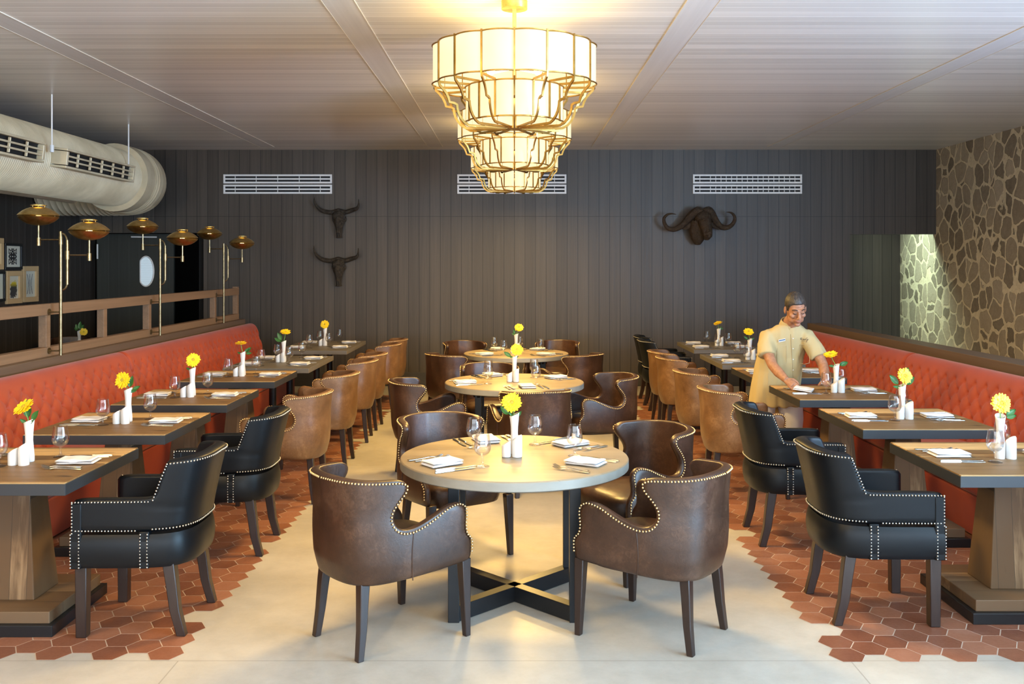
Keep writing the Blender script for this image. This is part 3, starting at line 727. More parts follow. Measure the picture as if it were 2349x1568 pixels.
# mottled staff standing behind the back round table
r = empty('decorated_staff', (1.03, 13.1, 0), 0, 'mottled pale staff with leather loops behind the farthest round table', 'staff')
t = NT('mottled_bark'); t.p(c=t.ramp(t.noise(t.obj(), 60, 3), [(.4,(.12,.11,.05)),(.6,(.48,.46,.32))]), r=.8)
b = MB(); b.tube(smooth_path([(-.04,0,0),(-.03,0,.12),(-.01,0,.25),(0,0,.35),(.012,0,.42),(.0,0,.48)], 4), [.018]*16+[.014,.01,.008,.006,.004], 8); b.build('stick', t.mat, r)
b = MB(); b.tube(smooth_path([(-.02,-.02,.24),(.03,-.02,.20),(.075,-.02,.13),(.09,-.02,.06)], 5), .006, 6); b.build('strap', M['linen'], r)
b = MB(); b.tube(smooth_path([(-.02,-.02,.24),(.0,-.02,.20),(.04,-.02,.15),(.03,-.02,.12),(-.02,-.02,.125)], 5), .005, 6); b.build('loop', M['tan'], r)
# ================================================================== CHAIRS
def arc_path(P, n=10):
    """smooth plan path of one half (x>=0) from back centre to arm front; returns sampler s->(x,y,nx,ny) with outward normal"""
    Q = smooth_path(P, n); L = [0]
    for a, b in zip(Q, Q[1:]): L.append(L[-1]+sqrt((a[0]-b[0])**2+(a[1]-b[1])**2))
    def f(s):
        s = max(0, min(s, L[-1]-1e-6))
        for k in range(len(L)-1):
            if L[k+1] >= s:
                t = (s-L[k])/(L[k+1]-L[k]); x = Q[k][0]+(Q[k+1][0]-Q[k][0])*t; y = Q[k][1]+(Q[k+1][1]-Q[k][1])*t
                a = Q[max(k-1,0)]; c = Q[min(k+2,len(Q)-1)]; dx, dy = c[0]-a[0], c[1]-a[1]
                if k == 0: dx, dy = 1, 0
                l = sqrt(dx*dx+dy*dy); return x, y, dy/l, -dx/l
    return f, L[-1]
def shell(name, path, surf, G, B, pw, mat, parent, nu=14, th=.05, sub=1):
    """upholstered shell: rows from back-centre heights B to boundary points G"""
    b = MB(); n = len(G); rows = []
    for (sg, zg), zb, p in zip(G, B, pw):
        half = []
        for i in range(nu+1):
            u = i/nu; half.append((sg*u, zb+(zg-zb)*u**p))
        rows.append(half)
    verts = []
    for h in rows:
        line = [b.pt(surf(-1, s, z)) for s, z in h[:0:-1]] + [b.pt(surf(1, s, z)) for s, z in h]
        verts.append(line)
    for a, c in zip(verts, verts[1:]):
        for k in range(len(a)-1): b.face([a[k], a[k+1], c[k+1], c[k]])
    o = b.build(name, mat, parent, smooth=180, fix=False)
    m = o.modifiers.new('s', 'SOLIDIFY'); m.thickness = th; m.offset = -1; m.use_even_offset = False
    m = o.modifiers.new('u', 'SUBSURF'); m.levels = sub; m.render_levels = sub
    bake(o); o.data.shade_smooth(); return o
def nails(pts, mat, parent, surf, r=.0055, name='nailhead_trim', step=.0155, lift=.002):
    for sg in (-1, 1):
        b = MB()
        for line in pts:
            if (line[len(line)//2].x > 0) != (sg > 0): continue
            for P in resample([Vector(p) for p in line], step):
                b.ball(P, r, 6, 4)
        b.build(name, mat, parent, smooth=180)
def leg(parent, pts, w0, w1, name='leg', mat=None):
    b = MB(); n = len(pts)
    rings = []
    for i, p in enumerate(pts):
        w = (w0+(w1-w0)*i/(n-1))/2
        rings.append([(p[0]+a*w, p[1]+c*w, p[2]) for a, c in ((-1,-1),(1,-1),(1,1),(-1,1))])
    b.loft(rings); return b.build(name, mat or M['leg_wood'], parent, smooth=50, bevel=.004)
def wing_chair(mat, name='wing_armchair'):
    r = empty(name, (0,0,0))
    f, L = arc_path([(0,-.315),(.14,-.300),(.235,-.235),(.275,-.12),(.292,.02),(.300,.16),(.298,.30)])
    def surf(sg, s, z):
        x, y, nx, ny = f(s); u = s/.80
        q = (z-.33)/.48
        lean = -.045*max(0, q)**1.5*(1-min(1, s/.5))
        bul = .012*sin(pi*min(1, max(0, (z-.3)/.35))) - .03*max(0, (.42-z)/.1)*(1-u)*.6
        flare = -.02*max(0, (z-.6)/.2) if s > .3 else 0
        x2 = x + nx*bul + (flare*0)
        return (sg*x2, y+ny*bul+lean, z)
    G = [(.785,.362),(.787,.41),(.787,.462),(.776,.487),(.757,.505),(.753,.545),(.760,.59),(.755,.628),(.725,.652),(.685,.655),(.63,.640),(.56,.606),(.49,.577),(.43,.566),(.39,.578),(.368,.612),(.372,.65),(.398,.688),(.428,.722),(.443,.752),(.438,.778),(.41,.793),(.38,.797)]
    B = [.318,.345,.375,.395,.41,.425,.44,.455,.47,.482,.495,.51,.525,.545,.57,.60,.635,.67,.705,.738,.772,.800,.812]
    pw = [1.5,1.6,1.8,2,2.2,2.4,2.6,2.8,3,3,3,3,2.6,2,1.6,1.4,1.3,1.2,1.1,1,1,1,1.3]
    shell('leather_shell', f, surf, G, B, pw, mat, r, 15, .045)
    # nails on the outside just inside the edge
    lines = []
    for sg in (-1, 1):
        P = smooth_path([(s, z) for s, z in G[1:]] + [(.25,.806),(.12,.812),(0,.814)], 3)
        pts = []
        for i, (s, z) in enumerate(P):
            a = P[max(i-1,0)]; c = P[min(i+1,len(P)-1)]; dx, dz = c[0]-a[0], c[1]-a[1]; l = sqrt(dx*dx+dz*dz) or 1
            # inward = left of travel direction (travel goes up the front then back)
            s2, z2 = s - dz/l*.013, z + dx/l*.013
            if dx == 0 and dz == 0: continue
            v = Vector(surf(sg, max(0, s2), z2)); x, y, nx, ny = f(max(0, s2)); v += Vector((sg*nx, ny, 0))*.0035
            pts.append(v)
        lines.append(pts)
    nails(lines, M['nail_brass'], r, surf)
    # seam down from the notch
    for sg in (-1, 1):
        b = MB()
        P = []
        for k in range(12):
            z = .335+(.555-.335)*k/11; s = .455-.01*sin(k/11*pi)
            v = Vector(surf(sg, s, z)); x, y, nx, ny = f(s); P.append(v+Vector((sg*nx, ny, 0))*.0005)
        b.tube(P, .0026, 6); b.build('seam', mat, r, smooth=180)
    # seat
    b = MB(); rings = []
    for z, ins in ((.335,.012),(.36,.004),(.40,.0),(.435,.0),(.458,.012),(.472,.045),(.478,.10)):
        ring = []
        for k in range(40):
            a = 2*pi*k/40; e = .55
            cx = (.262-ins)*math.copysign(abs(cos(a))**e, cos(a)); cy = (.275-ins)*math.copysign(abs(sin(a))**e, sin(a))
            if cy < 0: cx *= 1-.25*(cy/.275)**2
            ring.append((cx, cy+.012, z))
        rings.append(ring)
    b.loft(rings); b.build('seat', mat, r, smooth=60)
    for sx in (-1, 1):
        leg(r, [(sx*.262,.262,.37),(sx*.268,.266,.18),(sx*.274,.270,0)], .050, .030)
        leg(r, [(sx*.165,-.235,.36),(sx*.175,-.245,.26),(sx*.184,-.255,.13),(sx*.192,-.272,0)], .050, .032)
    return r
def black_chair():
    mat = M['blackl']; r = empty('black_armchair', (0,0,0))
    f, L = arc_path([(0,-.275),(.12,-.268),(.215,-.225),(.262,-.14),(.276,-.02),(.28,.12),(.28,.272)])
    def surf(sg, s, z):
        x, y, nx, ny = f(s)
        q = max(0, (z-.48)/.37)
        lean = -.075*q**1.3*(1-min(1, s/.75)**2*.6) if s < .42 else -.075*q**1.3*(1-min(1, s/.75)**2*.6)
        if s > .40: lean *= max(0, 1-(s-.40)/.12)
        return (sg*x, y+ny*0+lean, z)
    def low(sg, s, z):
        x, y, nx, ny = f(s); bul = .016*sin(pi*min(1, max(0, (z-.335)/.155)))**.7 - .006
        return (sg*(x+nx*bul), y+ny*bul, z)
    G = [(.745,.498),(.747,.54),(.747,.60),(.745,.640),(.735,.655),(.69,.660),(.60,.660),(.50,.660),(.43,.660),(.395,.662),(.380,.675),(.374,.71),(.368,.76),(.362,.80),(.356,.828),(.34,.838)]
    B = [.505,.53,.555,.57,.58,.59,.60,.612,.625,.64,.66,.70,.745,.79,.83,.852]
    pw = [1.3,1.4,1.6,2,2.2,2.4,2.6,2.6,2.4,2.2,1.8,1.2,1,1,1,1.4]
    shell('upper_shell', f, surf, G, B, pw, mat, r, 15, .062)
    # lower band with a seat front
    b = MB(); rings = []
    for z in (.335,.345,.36,.385,.415,.445,.47,.485,.492):
        ring = []
        S_ = [ .745*i/16 for i in range(17)]
        for s in S_[::-1]: ring.append(low(-1, s, z))
        for s in S_[1:]: ring.append(low(1, s, z))
        bul = .014*sin(pi*min(1, max(0, (z-.335)/.155)))**.7
        for k in range(1, 9): ring.append((.28-.56*k/9, .272+bul, z))
        rings.append(ring)
    b.loft(rings); b.build('seat_base', mat, r, smooth=60, fix=True)
    b = MB(); rings = []
    for z, ins in ((.485,.0),(.497,.004),(.508,.02),(.513,.06)):
        ring = []
        for k in range(36):
            a = 2*pi*k/36; e = .5
            ring.append(((.215-ins)*math.copysign(abs(cos(a))**e, cos(a)), .03+(.235-ins)*math.copysign(abs(sin(a))**e, sin(a)), z))
        rings.append(ring)
    b.loft(rings); b.build('seat_cushion', mat, r, smooth=60)
    # upholstered corner posts and side posts
    for sg in (-1, 1):
        for s0, s1, z1, lift in ((.688,.747,.640,.014),(.372,.418,.507,.014)):
            rr = []; b = MB()
            for z in [.333+(z1-.333)*k/8 for k in range(9)]:
                row = []
                for s in (s0, s0+(s1-s0)*.5, s1):
                    x, y, nx, ny = f(s); row.append((sg*(x+nx*.004), y+ny*.004, z))
                for s in (s1, s0):
                    x, y, nx, ny = f(s); row.append((sg*(x-nx*.045), y-ny*.045, z))
                rr.append(row)
            b.loft(rr); b.build('corner_post', mat, r, smooth=30, bevel=.004)
    lines = []
    off = lambda sg, s, z, e=.002, lo=False: Vector((low if lo else surf)(sg, s, z)) + Vector((sg*f(s)[2], f(s)[3], 0))*e
    for sg in (-1, 1):
        P = [(.732,.50),(.732,.645),(.60,.646),(.372,.648)]
        lines.append([off(sg, P[0][0]+(P[1][0]-P[0][0])*k/10, P[0][1]+(P[1][1]-P[0][1])*k/10) for k in range(11)])
        lines.append([off(sg, .732+(.385-.732)*k/20, .646+.002*k/20) for k in range(21)])
        lines.append([off(sg, .378-.030*k/12, .655+(.822-.655)*k/12) for k in range(13)])
        lines.append([off(sg, .348*(1-k/16), .824+(.838-.824)*(k/16)**.7) for k in range(17)])
        lines.append([off(sg, .715+(.43-.715)*k/20, .512) for k in range(21)])
        lines.append([off(sg, .36*(1-k/16), .518) for k in range(17)])
        for s in (.697,.738,.380,.412):
            lines.append([off(sg, s, .34+(.505-.34)*k/10, .006) for k in range(11)])
    nails(lines, M['nail_steel'], r, surf, .0052)
    for sx in (-1, 1):
        leg(r, [(sx*.235,.235,.36),(sx*.235,.235,0)], .056, .050)
        leg(r, [(sx*.208,-.165,.36),(sx*.217,-.185,.24),(sx*.219,-.200,.12),(sx*.221,-.232,0)], .056, .042)
    return r
wb = wing_chair(M['brown']); wt = wing_chair(M['tan'], 'wing_armchair'); bk = black_chair()
used = set()
def place(proto, x, y, ang, label, group):
    """ang = facing direction in degrees (0 = +X)"""
    if proto.name in used: o = copy_reg(proto)
    else: used.add(proto.name); o = proto
    o.location = (x, y, .002 if abs(x) > 1.3 else 0); o.rotation_euler = (0, 0, R(ang-90))
    tag(o, label, 'chair', group); return o
gr = 'brown leather wing armchairs around the round tables'
for x, y, a, l in ((-.612, 4.47, 41, 'large brown leather wing chair in the foreground, left of the front round table, back turned'),
                   (.685, 4.52, 145, 'large brown leather wing chair in the foreground, right of the front round table, back turned'),
                   (-.40, 5.77, -58, 'brown wing chair behind the front round table on its left, facing the camera'),
                   (.70, 5.48, 212, 'brown wing chair behind the front round table on its right, showing its seat'),
                   (.14, 7.365, 104, 'brown wing chair seen from behind, between the front and middle round tables'),
                   (-.70, 7.83, 12, 'brown wing chair left of the middle round table, facing right'),
                   (.72, 8.12, 196, 'brown wing chair right of the middle round table, facing left'),
                   (-.22, 8.86, -78, 'brown wing chair between the middle and back round tables, facing the camera'),
                   (-.62, 10.22, 38, 'brown wing chair front left of the back round table, back turned'),
                   (.62, 10.22, 142, 'brown wing chair front right of the back round table, back turned'),
                   (-.56, 11.55, -60, 'brown wing chair back left of the back round table, against the dark wall'),
                   (.50, 11.62, -112, 'brown wing chair back right of the back round table, against the dark wall')):
    place(wb, x, y, a, l, gr)
ordn = ['nearest', 'second', 'third', 'fourth', 'fifth', 'farthest']
for k, (x, y) in enumerate(((-1.745,7.08),(-1.745,8.31),(-1.745,9.44),(-1.745,10.14),(-1.745,11.40),(-1.745,12.10))):
    place(wt, x, y, 180+(k*37 % 5)-2, 'tan leather wing chair, %s of six in the left aisle row' % ordn[k], 'tan wing armchairs along the banquette tables')
for k, (x, y) in enumerate(((1.80,7.30),(1.81,8.50),(1.84,9.74),(1.85,10.43))):
    place(wt, x, y, 0+(k*31 % 5)-2, 'tan leather wing chair, %s of four in the right aisle row' % ['nearest','second','third','farthest'][k], 'tan wing armchairs along the banquette tables')
gb = 'black leather armchairs along the banquette tables'
for x, y, a, l in ((-1.815,4.66,180,'black studded leather armchair at the nearest left banquette table'),(-1.78,5.87,181,'black studded leather armchair at the second left banquette table'),
                   (1.815,4.79,0,'black studded leather armchair at the nearest right banquette table'),(1.79,6.06,-1,'black studded leather armchair at the second right banquette table'),
                   (1.87,11.5,0,'nearer of two small black armchairs at the far end of the right aisle'),(1.90,12.1,2,'farther of two small black armchairs at the far end of the right aisle')):
    place(bk, x, y, a, l, gb)
for x, y, a, l in ((-5.45,10.05,60,'brown wing chair seen through the railing at far left'),(-5.80,12.2,-60,'brown wing chair behind the white vase beyond the railing')):
    place(wb, x, y, a, l, gr)
# ================================================================== TABLES
def round_table():
    r = empty('round_table', (0,0,0))
    b = MB(); b.lathe([(.592,.706),(.6,.712),(.6,.752)], 96); b.build('top_edge', M['oak_edge'], r, smooth=40)
    b = MB(); b.lathe([(.6,.752),(.597,.757),(.592,.7595)], 96); b.build('tabletop', M['oak'], r, smooth=60)
    for sx in (-1, 1):
        for sy in (-1, 1):
            b = MB(); b.M = Matrix.Translation((sx*.30, sy*.30, 0)) @ Matrix.Rotation(0, 4, 'Z'); b.box(-.028,.028,-.028,.028,0,.70)
            b.build('post', M['black_steel'], r, smooth=0, bevel=.003)
    b = MB(); 
    for s in (-1, 1): b.bar((-.30, -s*.30, .042), (.30, s*.30, .042), .062, .078)
    b.build('cross_base', M['black_steel'], r, smooth=0, bevel=.003)
    b = MB()
    for s in (-1, 1): b.bar((-.32, -s*.32, .685), (.32, s*.32, .685), .062, .038)
    b.build('top_bracket', M['black_steel'], r, smooth=0)
    return r
def square_table(L=.84, W=.84):
    r = empty('wooden_table', (0,0,0)); w = W/2; l = L/2
    b = MB(); b.box(-w+.003, w-.003, -l+.003, l-.003, .71, .7595); b.build('tabletop', M['table_wood'], r, smooth=0, bevel=.002)
    b = MB()
    for q in ((-w,w,-l,-l+.006),(-w,w,l-.006,l),(-w,-w+.006,-l+.006,l-.006),(w-.006,w,-l+.006,l-.006)): b.box(q[0],q[1],q[2],q[3],.700,.754)
    b.build('edge_band', M['steel_edge'], r, smooth=0, bevel=.0015)
    b = MB(); b.loft([[(-x,-x,z),(x,-x,z),(x,x,z),(-x,x,z)] for x, z in ((.125,.112),(.078,.70))]); b.build('pedestal', M['post_wood'], r, smooth=0, bevel=.006)
    b = MB(); b.box(-.14,.14,-.14,.14,.665,.70); b.build('top_plate', M['black_steel'], r, smooth=0)
    b = MB(); b.box(-.275,.275,-.275,.275,.055,.112); b.build('plinth', M['plinth_wood'], r, smooth=0, bevel=.004)
    b = MB(); b.box(-.30,.30,-.30,.30,0,.055); b.build('plinth_base', M['black_steel'], r, smooth=0, bevel=.003)
    return r
def long_table(L):
    r = empty('grey_table', (0,0,0)); w = .42; l = L/2
    b = MB(); b.box(-w, w, -l, l, .712, .7595); b.build('tabletop', M['grey_top'], r, smooth=0, bevel=.003)
    for y in (-.28*L, .28*L):
        b = MB(); b.cyl((0,y), .036, .012, .712, 20); b.build('post', M['black_steel'], r)
        b = MB(); b.lathe([(.24,0),(.24,.008),(.05,.03)], 32, (0,y,0)); b.build('foot', M['black_steel'], r, smooth=30)
    return r
G4 = 'wooden banquette tables with steel edges'
TAB = []   # (name, cx, cy, kind, length)
rt = round_table(); st = square_table()
first = {'rt': True, 'st': True}
def put(proto, key, x, y, label, group, z=0):
    o = proto if first[key] else copy_reg(proto); first[key] = False
    o.location = (x, y, z); tag(o, label, 'table', group); return o
for nm, y, X in (('front', 4.92, 0.0), ('middle', 8.06, 0.0), ('back', 10.68, .02)):
    put(rt, 'rt', X, y, 'round pale oak table on black steel cross base, %s of three down the centre' % nm, 'round oak tables')
    TAB.append((nm+' round table', X, y, 'round', 0))
nm4 = ['nearest', 'second', 'third', 'fourth']
for k, y in enumerate((4.71, 5.93, 7.12, 8.45)):
    put(st, 'st', -2.49, y, '%s left wooden banquette table with dark steel edge and plinth' % nm4[k], G4, .002); TAB.append((nm4[k]+' left banquette table', -2.49, y, 'L2', .84))
for k, y in enumerate((4.865, 6.11, 7.37, 8.73)):
    put(st, 'st', 2.55, y, '%s right wooden banquette table with dark steel edge and plinth' % nm4[k], G4, .002); TAB.append((nm4[k]+' right banquette table', 2.55, y, 'R2', .84))
for nm, x, y0, y1, kd in (('fifth left', -2.42, 9.05, 10.3, 'L4'), ('farthest left', -2.39, 10.94, 12.36, 'L4'), ('fifth right', 2.51, 9.36, 10.5, 'R4'), ('farthest right', 2.55, 11.05, 12.2, 'R4')):
    o = long_table(y1-y0); o.location = (x, (y0+y1)/2, .002); tag(o, '%s banquette table, long grey top on black posts' % nm, 'table', 'long grey banquette tables')
    TAB.append((nm+' banquette table', x, (y0+y1)/2, kd, y1-y0))
bt = copy_reg(st); bt.location = (-5.28, 11.3, 0); tag(bt, 'wooden table behind the left railing, carrying a white vase', 'table', G4)
# ================================================================== TABLEWARE
ZT = .7615
def goblet():
    b = MB()
    out = [(.0,.0),(.034,.0),(.0355,.002),(.026,.006),(.012,.011),(.0065,.018),(.0062,.045),(.0085,.053),(.020,.058),(.033,.068),(.0405,.083),(.0425,.100),(.0400,.122),(.0365,.142),(.0345,.160),(.0343,.1635)]
    inn = [(.0332,.1635),(.0334,.160),(.0352,.142),(.0387,.122),(.0411,.100),(.0390,.084),(.0315,.070),(.0185,.0615),(.006,.0595),(.0005,.0590)]
    prof = smooth_path(out[1:], 2)+inn
    b.lathe([(.0005,.0)]+prof, 28); return b.build('water_goblet', M['glass'], None, smooth=180)
def vase_at(x, y, rz, label):
    b = MB(); prof = [(.001,.0),(.024,.0),(.026,.004),(.0255,.03),(.0215,.075),(.0185,.11),(.0195,.145),(.024,.19),(.0262,.205),(.0240,.205),(.0215,.19),(.017,.145),(.0160,.11),(.001,.08)]
    b.lathe(prof, 32, slant=lambda xx, z: (xx*.42+.004)*max(0, (z-.17)/.035) if z > .17 else 0)
    o = b.build('bud_vase', M['porcelain'], None, smooth=180); o.location = (x, y, ZT); o.rotation_euler = (0,0,rz); return tag(o, label, 'vase', 'white bud vases')
def shaker(h, rad, rz, x, y, label):
    b = MB(); prof = [(.001,0),(rad-.001,0),(rad,.003),(rad,h*.62),(rad*.985,h*.93),(rad*.90,h*.985),(rad*.5,h),(.001,h)]
    b.lathe(prof, 28, slant=lambda xx, z: xx*.62*max(0, (z-h*.6)/(h*.4))*1.0 if z > h*.6 else 0)
    o = b.build('shaker', M['porcelain'], None, smooth=60); o.location = (x, y, ZT); o.rotation_euler = (0,0,rz); return tag(o, label, 'shaker', 'white slanted salt and pepper shakers')
def napkin():
    b = MB()
    def slab(x0, x1, y0, y1, z, h, sag=0, nx=24, ny=16):
        rr = h/2
        def top(u, v):
            x = x0+(x1-x0)*u; y = y0+(y1-y0)*v
            e = min(u, 1-u)*(x1-x0); e2 = min(v, 1-v)*(y1-y0)
            k = min(1, e/.008)*min(1, e2/.010)
            return (x, y, z + rr + rr*sqrt(max(0, 1-(1-k)**2)) + .0025*sin(9*u+z*300)*k + sag*(u-.5)**2)
        def bot(u, v): 
            p = top(u, v); return (p[0], p[1], max(.0002, z+rr-(p[2]-z-rr)*.9) if z > .002 else max(0.0, (z+h-p[2])*.8))
        b.grid(top, nx, ny); b.grid(bot, nx, ny, flip=True)
    slab(-.094,.090,-.064,.060,0,.011); slab(-.088,.093,-.060,.064,.0095,.014, .014)
    return b.build('napkin', M['linen'], None, smooth=180, doubles=.0003)
def fork():
    b = MB(); Z = lambda y: .0035 + (.010*sin(min(1, max(0, (y-.0)/.06))*pi*.9) if y > 0 else .004*sin(-y*20)*0)
    sec = [(-.10,.0105,.0035),(-.095,.0118,.0035),(-.06,.0095,.003),(-.02,.0055,.004),(.02,.0042,.0065),(.035,.006,.0075),(.045,.0115,.006),(.055,.0135,.004)]
    b.loft([[(-w,y,z),(w,y,z),(w*.9,y,z+.0022),(-w*.9,y,z+.0022)] for y, w, z in sec])
    for k in range(4):
        x = -.0108+.0072*k
        b.loft([[(x-w,y,z),(x+w,y,z),(x+w,y,z+.0018),(x-w,y,z+.0018)] for y, w, z in ((.052,.0024,.004),(.070,.002,.0035),(.085,.0018,.007),(.100,.0010,.013))])
    return b.build('fork', M['cutlery'], None, smooth=40)
def knife():
    b = MB()
    b.loft([[(-w,y,z0),(w,y,z0),(w*.45,y,z0+h),(-w*.45,y,z0+h)] for y, w, z0, h in ((-.115,.0055,.0,.006),(-.108,.0072,.0,.0085),(-.06,.0062,.0,.008),(-.015,.0050,.0,.007),(-.008,.005,.001,.005))])
    b.loft([[(-w,y,.002),(w*1.2,y,.002),(w*1.1,y,.0032),(-w,y,.0038)] for y, w in ((-.010,.006),(.0,.0085),(.05,.0095),(.085,.008),(.105,.004),(.112,.001))])
    return b.build('knife', M['cutlery'], None, smooth=40)
pg, pn, pf, pk = goblet(), napkin(), fork(), knife(); protos = {'g': pg, 'n': pn, 'f': pf, 'k': pk}; fst = {k: True for k in protos}
def ware(key, x, y, rz, label, cat, group, z=ZT):
    p = protos[key]; o = p if fst[key] else p.copy()
    if not fst[key]: link(o)
    fst[key] = False; o.location = (x, y, z); o.rotation_euler = (0,0,rz); return tag(o, label, cat, group)
jr = random.Random(11)
def setting(x, y, a, where, glass=True, napz=ZT, skip=()):
    """x,y = point on the table edge; a = direction the guest faces (radians)"""
    fx, fy = cos(a), sin(a); rx, ry = sin(a), -cos(a)
    P = lambda f, r: (x+fx*f+rx*r, y+fy*f+ry*r)
    j = lambda s: jr.uniform(-s, s)
    if 'n' not in skip: ware('n', *P(.155+j(.012), .0+j(.015)), a-pi/2+pi/2*0+j(.12)+pi/2, 'white folded napkin '+where, 'napkin', 'white folded napkins', napz)
    ware('f', *P(.165+j(.01), -.128+j(.005)), a-pi/2+j(.06), 'inner steel fork '+where, 'fork', 'steel forks')
    ware('f', *P(.150+j(.01), -.164+j(.004)), a-pi/2+j(.06), 'outer steel fork '+where, 'fork', 'steel forks')
    ware('k', *P(.165+j(.01), .125+j(.005)), a-pi/2+j(.05), 'inner steel knife '+where, 'knife', 'steel knives')
    ware('k', *P(.155+j(.01), .158+j(.005)), a-pi/2+j(.05), 'outer steel knife '+where, 'knife', 'steel knives')
    if glass: ware('g', *P(.315+j(.015), .135+j(.02)), j(3), 'clear water goblet '+where, 'glass', 'clear water goblets')
def flower(x, y, z, bloom, nrm, leaves, label, sc=1.0, seed=0):
    """bloom = offset of flower head from the vase mouth, nrm = direction it faces, leaves = list of (dx,dy,dz,len)"""
    r = empty('gerbera_flower', (x, y, z), 0, label, 'flower', 'yellow gerberas in the bud vases')
    rg = random.Random(seed); B_ = Vector(bloom); N_ = Vector(nrm).normalized()
    q = N_.to_track_quat('Z', 'Y').to_matrix()
    b = MB(); Rr = .052*sc
    for ringi, (n, r0, tilt, zz) in enumerate(((20, 1.0, .12, 0), (17, .86, .32, .003), (14, .50, .55, .005))):
        for k in range(n):
            a = 2*pi*(k+.5*ringi+rg.uniform(-.15,.15))/n; L = Rr*r0*rg.uniform(.88,1.05); tl = tilt+rg.uniform(-.16,.16); w = .0050*sc*(1.1 if ringi < 2 else .6)
            rows = []
            for i in range(5):
                t = i/4; rr_ = .010*sc+(L-.010*sc)*t; h = zz+(rr_*tl*(1-.45*t)) ; ww = w*(.45+1.0*sin(pi*(t*.62+.12)))*(1 if i < 4 else .45)
                rows.append([(rr_*cos(a)-s*ww*sin(a), rr_*sin(a)+s*ww*cos(a), h-.0012*abs(s)) for s in (-1, 0, 1)])
            I = [[b.pt(B_+q@Vector(p)) for p in row] for row in rows]
            for u, v in zip(I, I[1:]):
                for m in range(2): b.face([u[m], u[m+1], v[m+1], v[m]])
    b.build('petals', M['petal'], r, smooth=60, fix=False)
    b = MB(); b.ball(B_+N_*.004*sc, (.0135*sc,.0135*sc,.006*sc), 14, 8, rot=q)
    for k in range(26):
        a = k*2.399; rr_ = .0022*sqrt(k)*sc; b.ball(B_+q@Vector((rr_*cos(a), rr_*sin(a), .0095*sc)), .0016*sc, 5, 3)
    b.build('flower_centre', M['disc'], r, smooth=180)
    b = MB(); P = smooth_path([(0,0,-.10),(B_.x*.15,B_.y*.15,0),(B_.x*.6,B_.y*.6,B_.z*.5),tuple(B_-N_*.003)], 5); b.tube(P, .0024, 8)
    b.ball(B_-N_*.005, (.011,.011,.006), 10, 6, rot=q); b.build('stem', M['stem'], r)
    for k, (dx, dy, dz, L) in enumerate(leaves):
        L *= .84
        b = MB(); d = Vector((dx, dy, dz)).normalized(); base = Vector((0,0,-.012)) + Vector((dx,dy,0))*.010
        side = d.cross(Vector((0,-1,.3))).normalized(); up = side.cross(d).normalized()
        if L > .055:
            base = base + d*.012; 
        b.tube([Vector((0,0,-.06)), base, base+d*L*.25], .0012, 5)
        def lf(u, v):
            t = v; w_ = L*.22*sin(pi*t**.8)**.8*(1 if t < .999 else 0)
            return base + d*(L*.2+L*.9*t) + side*(w_*(2*u-1)) + up*(.006*abs(2*u-1)-.18*L*t*t*.5)
        b.grid(lf, 4, 9); b.build('leaf', M['leaf'], r, smooth=180, fix=False)
    return r
# flowers: (bloom px, mouth px) read from the photo give the head offset; nrm faces
FL = {
 'nearest left banquette table': ((-.020,-.01,.075),(-.35,-.55,.75),[(-.1,0,1,.12),(.55,-.2,.75,.085),(-.5,-.2,.4,.05),(.5,-.3,.35,.045)]),
 'second left banquette table': ((-.030,-.01,.062),(-.25,-.9,.25),[(.25,0,1,.10),(.9,0,.45,.07),(.8,-.2,.1,.06)]),
 'third left banquette table': ((.010,-.01,.070),(.1,-.9,.4),[(-.15,0,1,.10),(.2,0,1,.08),(-.6,0,.3,.05)]),
 'fourth left banquette table': ((-.018,0,.085),(0,-.15,1),[(.7,0,.6,.09),(.8,0,.1,.07),(-.6,0,.2,.05),(.3,0,.3,.07)]),
 'fifth left banquette table': ((.020,0,.100),(.15,-.35,.9),[(-.5,0,.9,.12),(-.7,0,.4,.10),(-.3,0,.2,.07)]),
 'farthest left banquette table': ((-.004,0,.055),(-.1,-.95,.2),[(.4,0,.5,.05)]),
 'nearest right banquette table': ((-.003,-.01,.072),(.05,-.95,.3),[(.8,0,.55,.085),(.7,-.1,.2,.07)]),
 'second right banquette table': ((.012,-.01,.068),(.15,-.9,.3),[(.3,0,1,.14),(-.7,0,.8,.11),(-.6,0,.1,.06),(.9,0,.9,.10)]),
 'third right banquette table': ((-.045,0,.085),(-.25,-.3,.9),[(.9,0,.4,.09),(.2,0,.1,.09),(-.5,0,.1,.06)]),
 'fourth right banquette table': ((0,0,.07),(0,-.6,.6),[(.6,0,.6,.07)]),
 'fifth right banquette table': ((-.012,0,.085),(-.1,-.6,.7),[(-.6,0,.5,.07),(.4,0,.3,.06)]),
 'farthest right banquette table': ((-.012,0,.070),(-.3,-.2,.9),[(.7,0,.3,.06),(.3,0,.5,.06)]),
 'front round table': ((-.014,-.01,.068),(-.05,-.85,.42),[(-.85,0,.75,.085),(.75,0,.8,.05),(-.4,-.2,.5,.045),(.3,-.3,.5,.04)]),
 'middle round table': ((.022,-.01,.065),(.1,-.85,.42),[(-1,0,.7,.095),(-.6,0,.3,.05),(.5,0,.3,.04)]),
 'back round table': ((.032,0,.080),(.1,-.7,.55),[(-.3,0,.7,.07),(-.5,0,.3,.06),(.3,0,.3,.05)]),
}
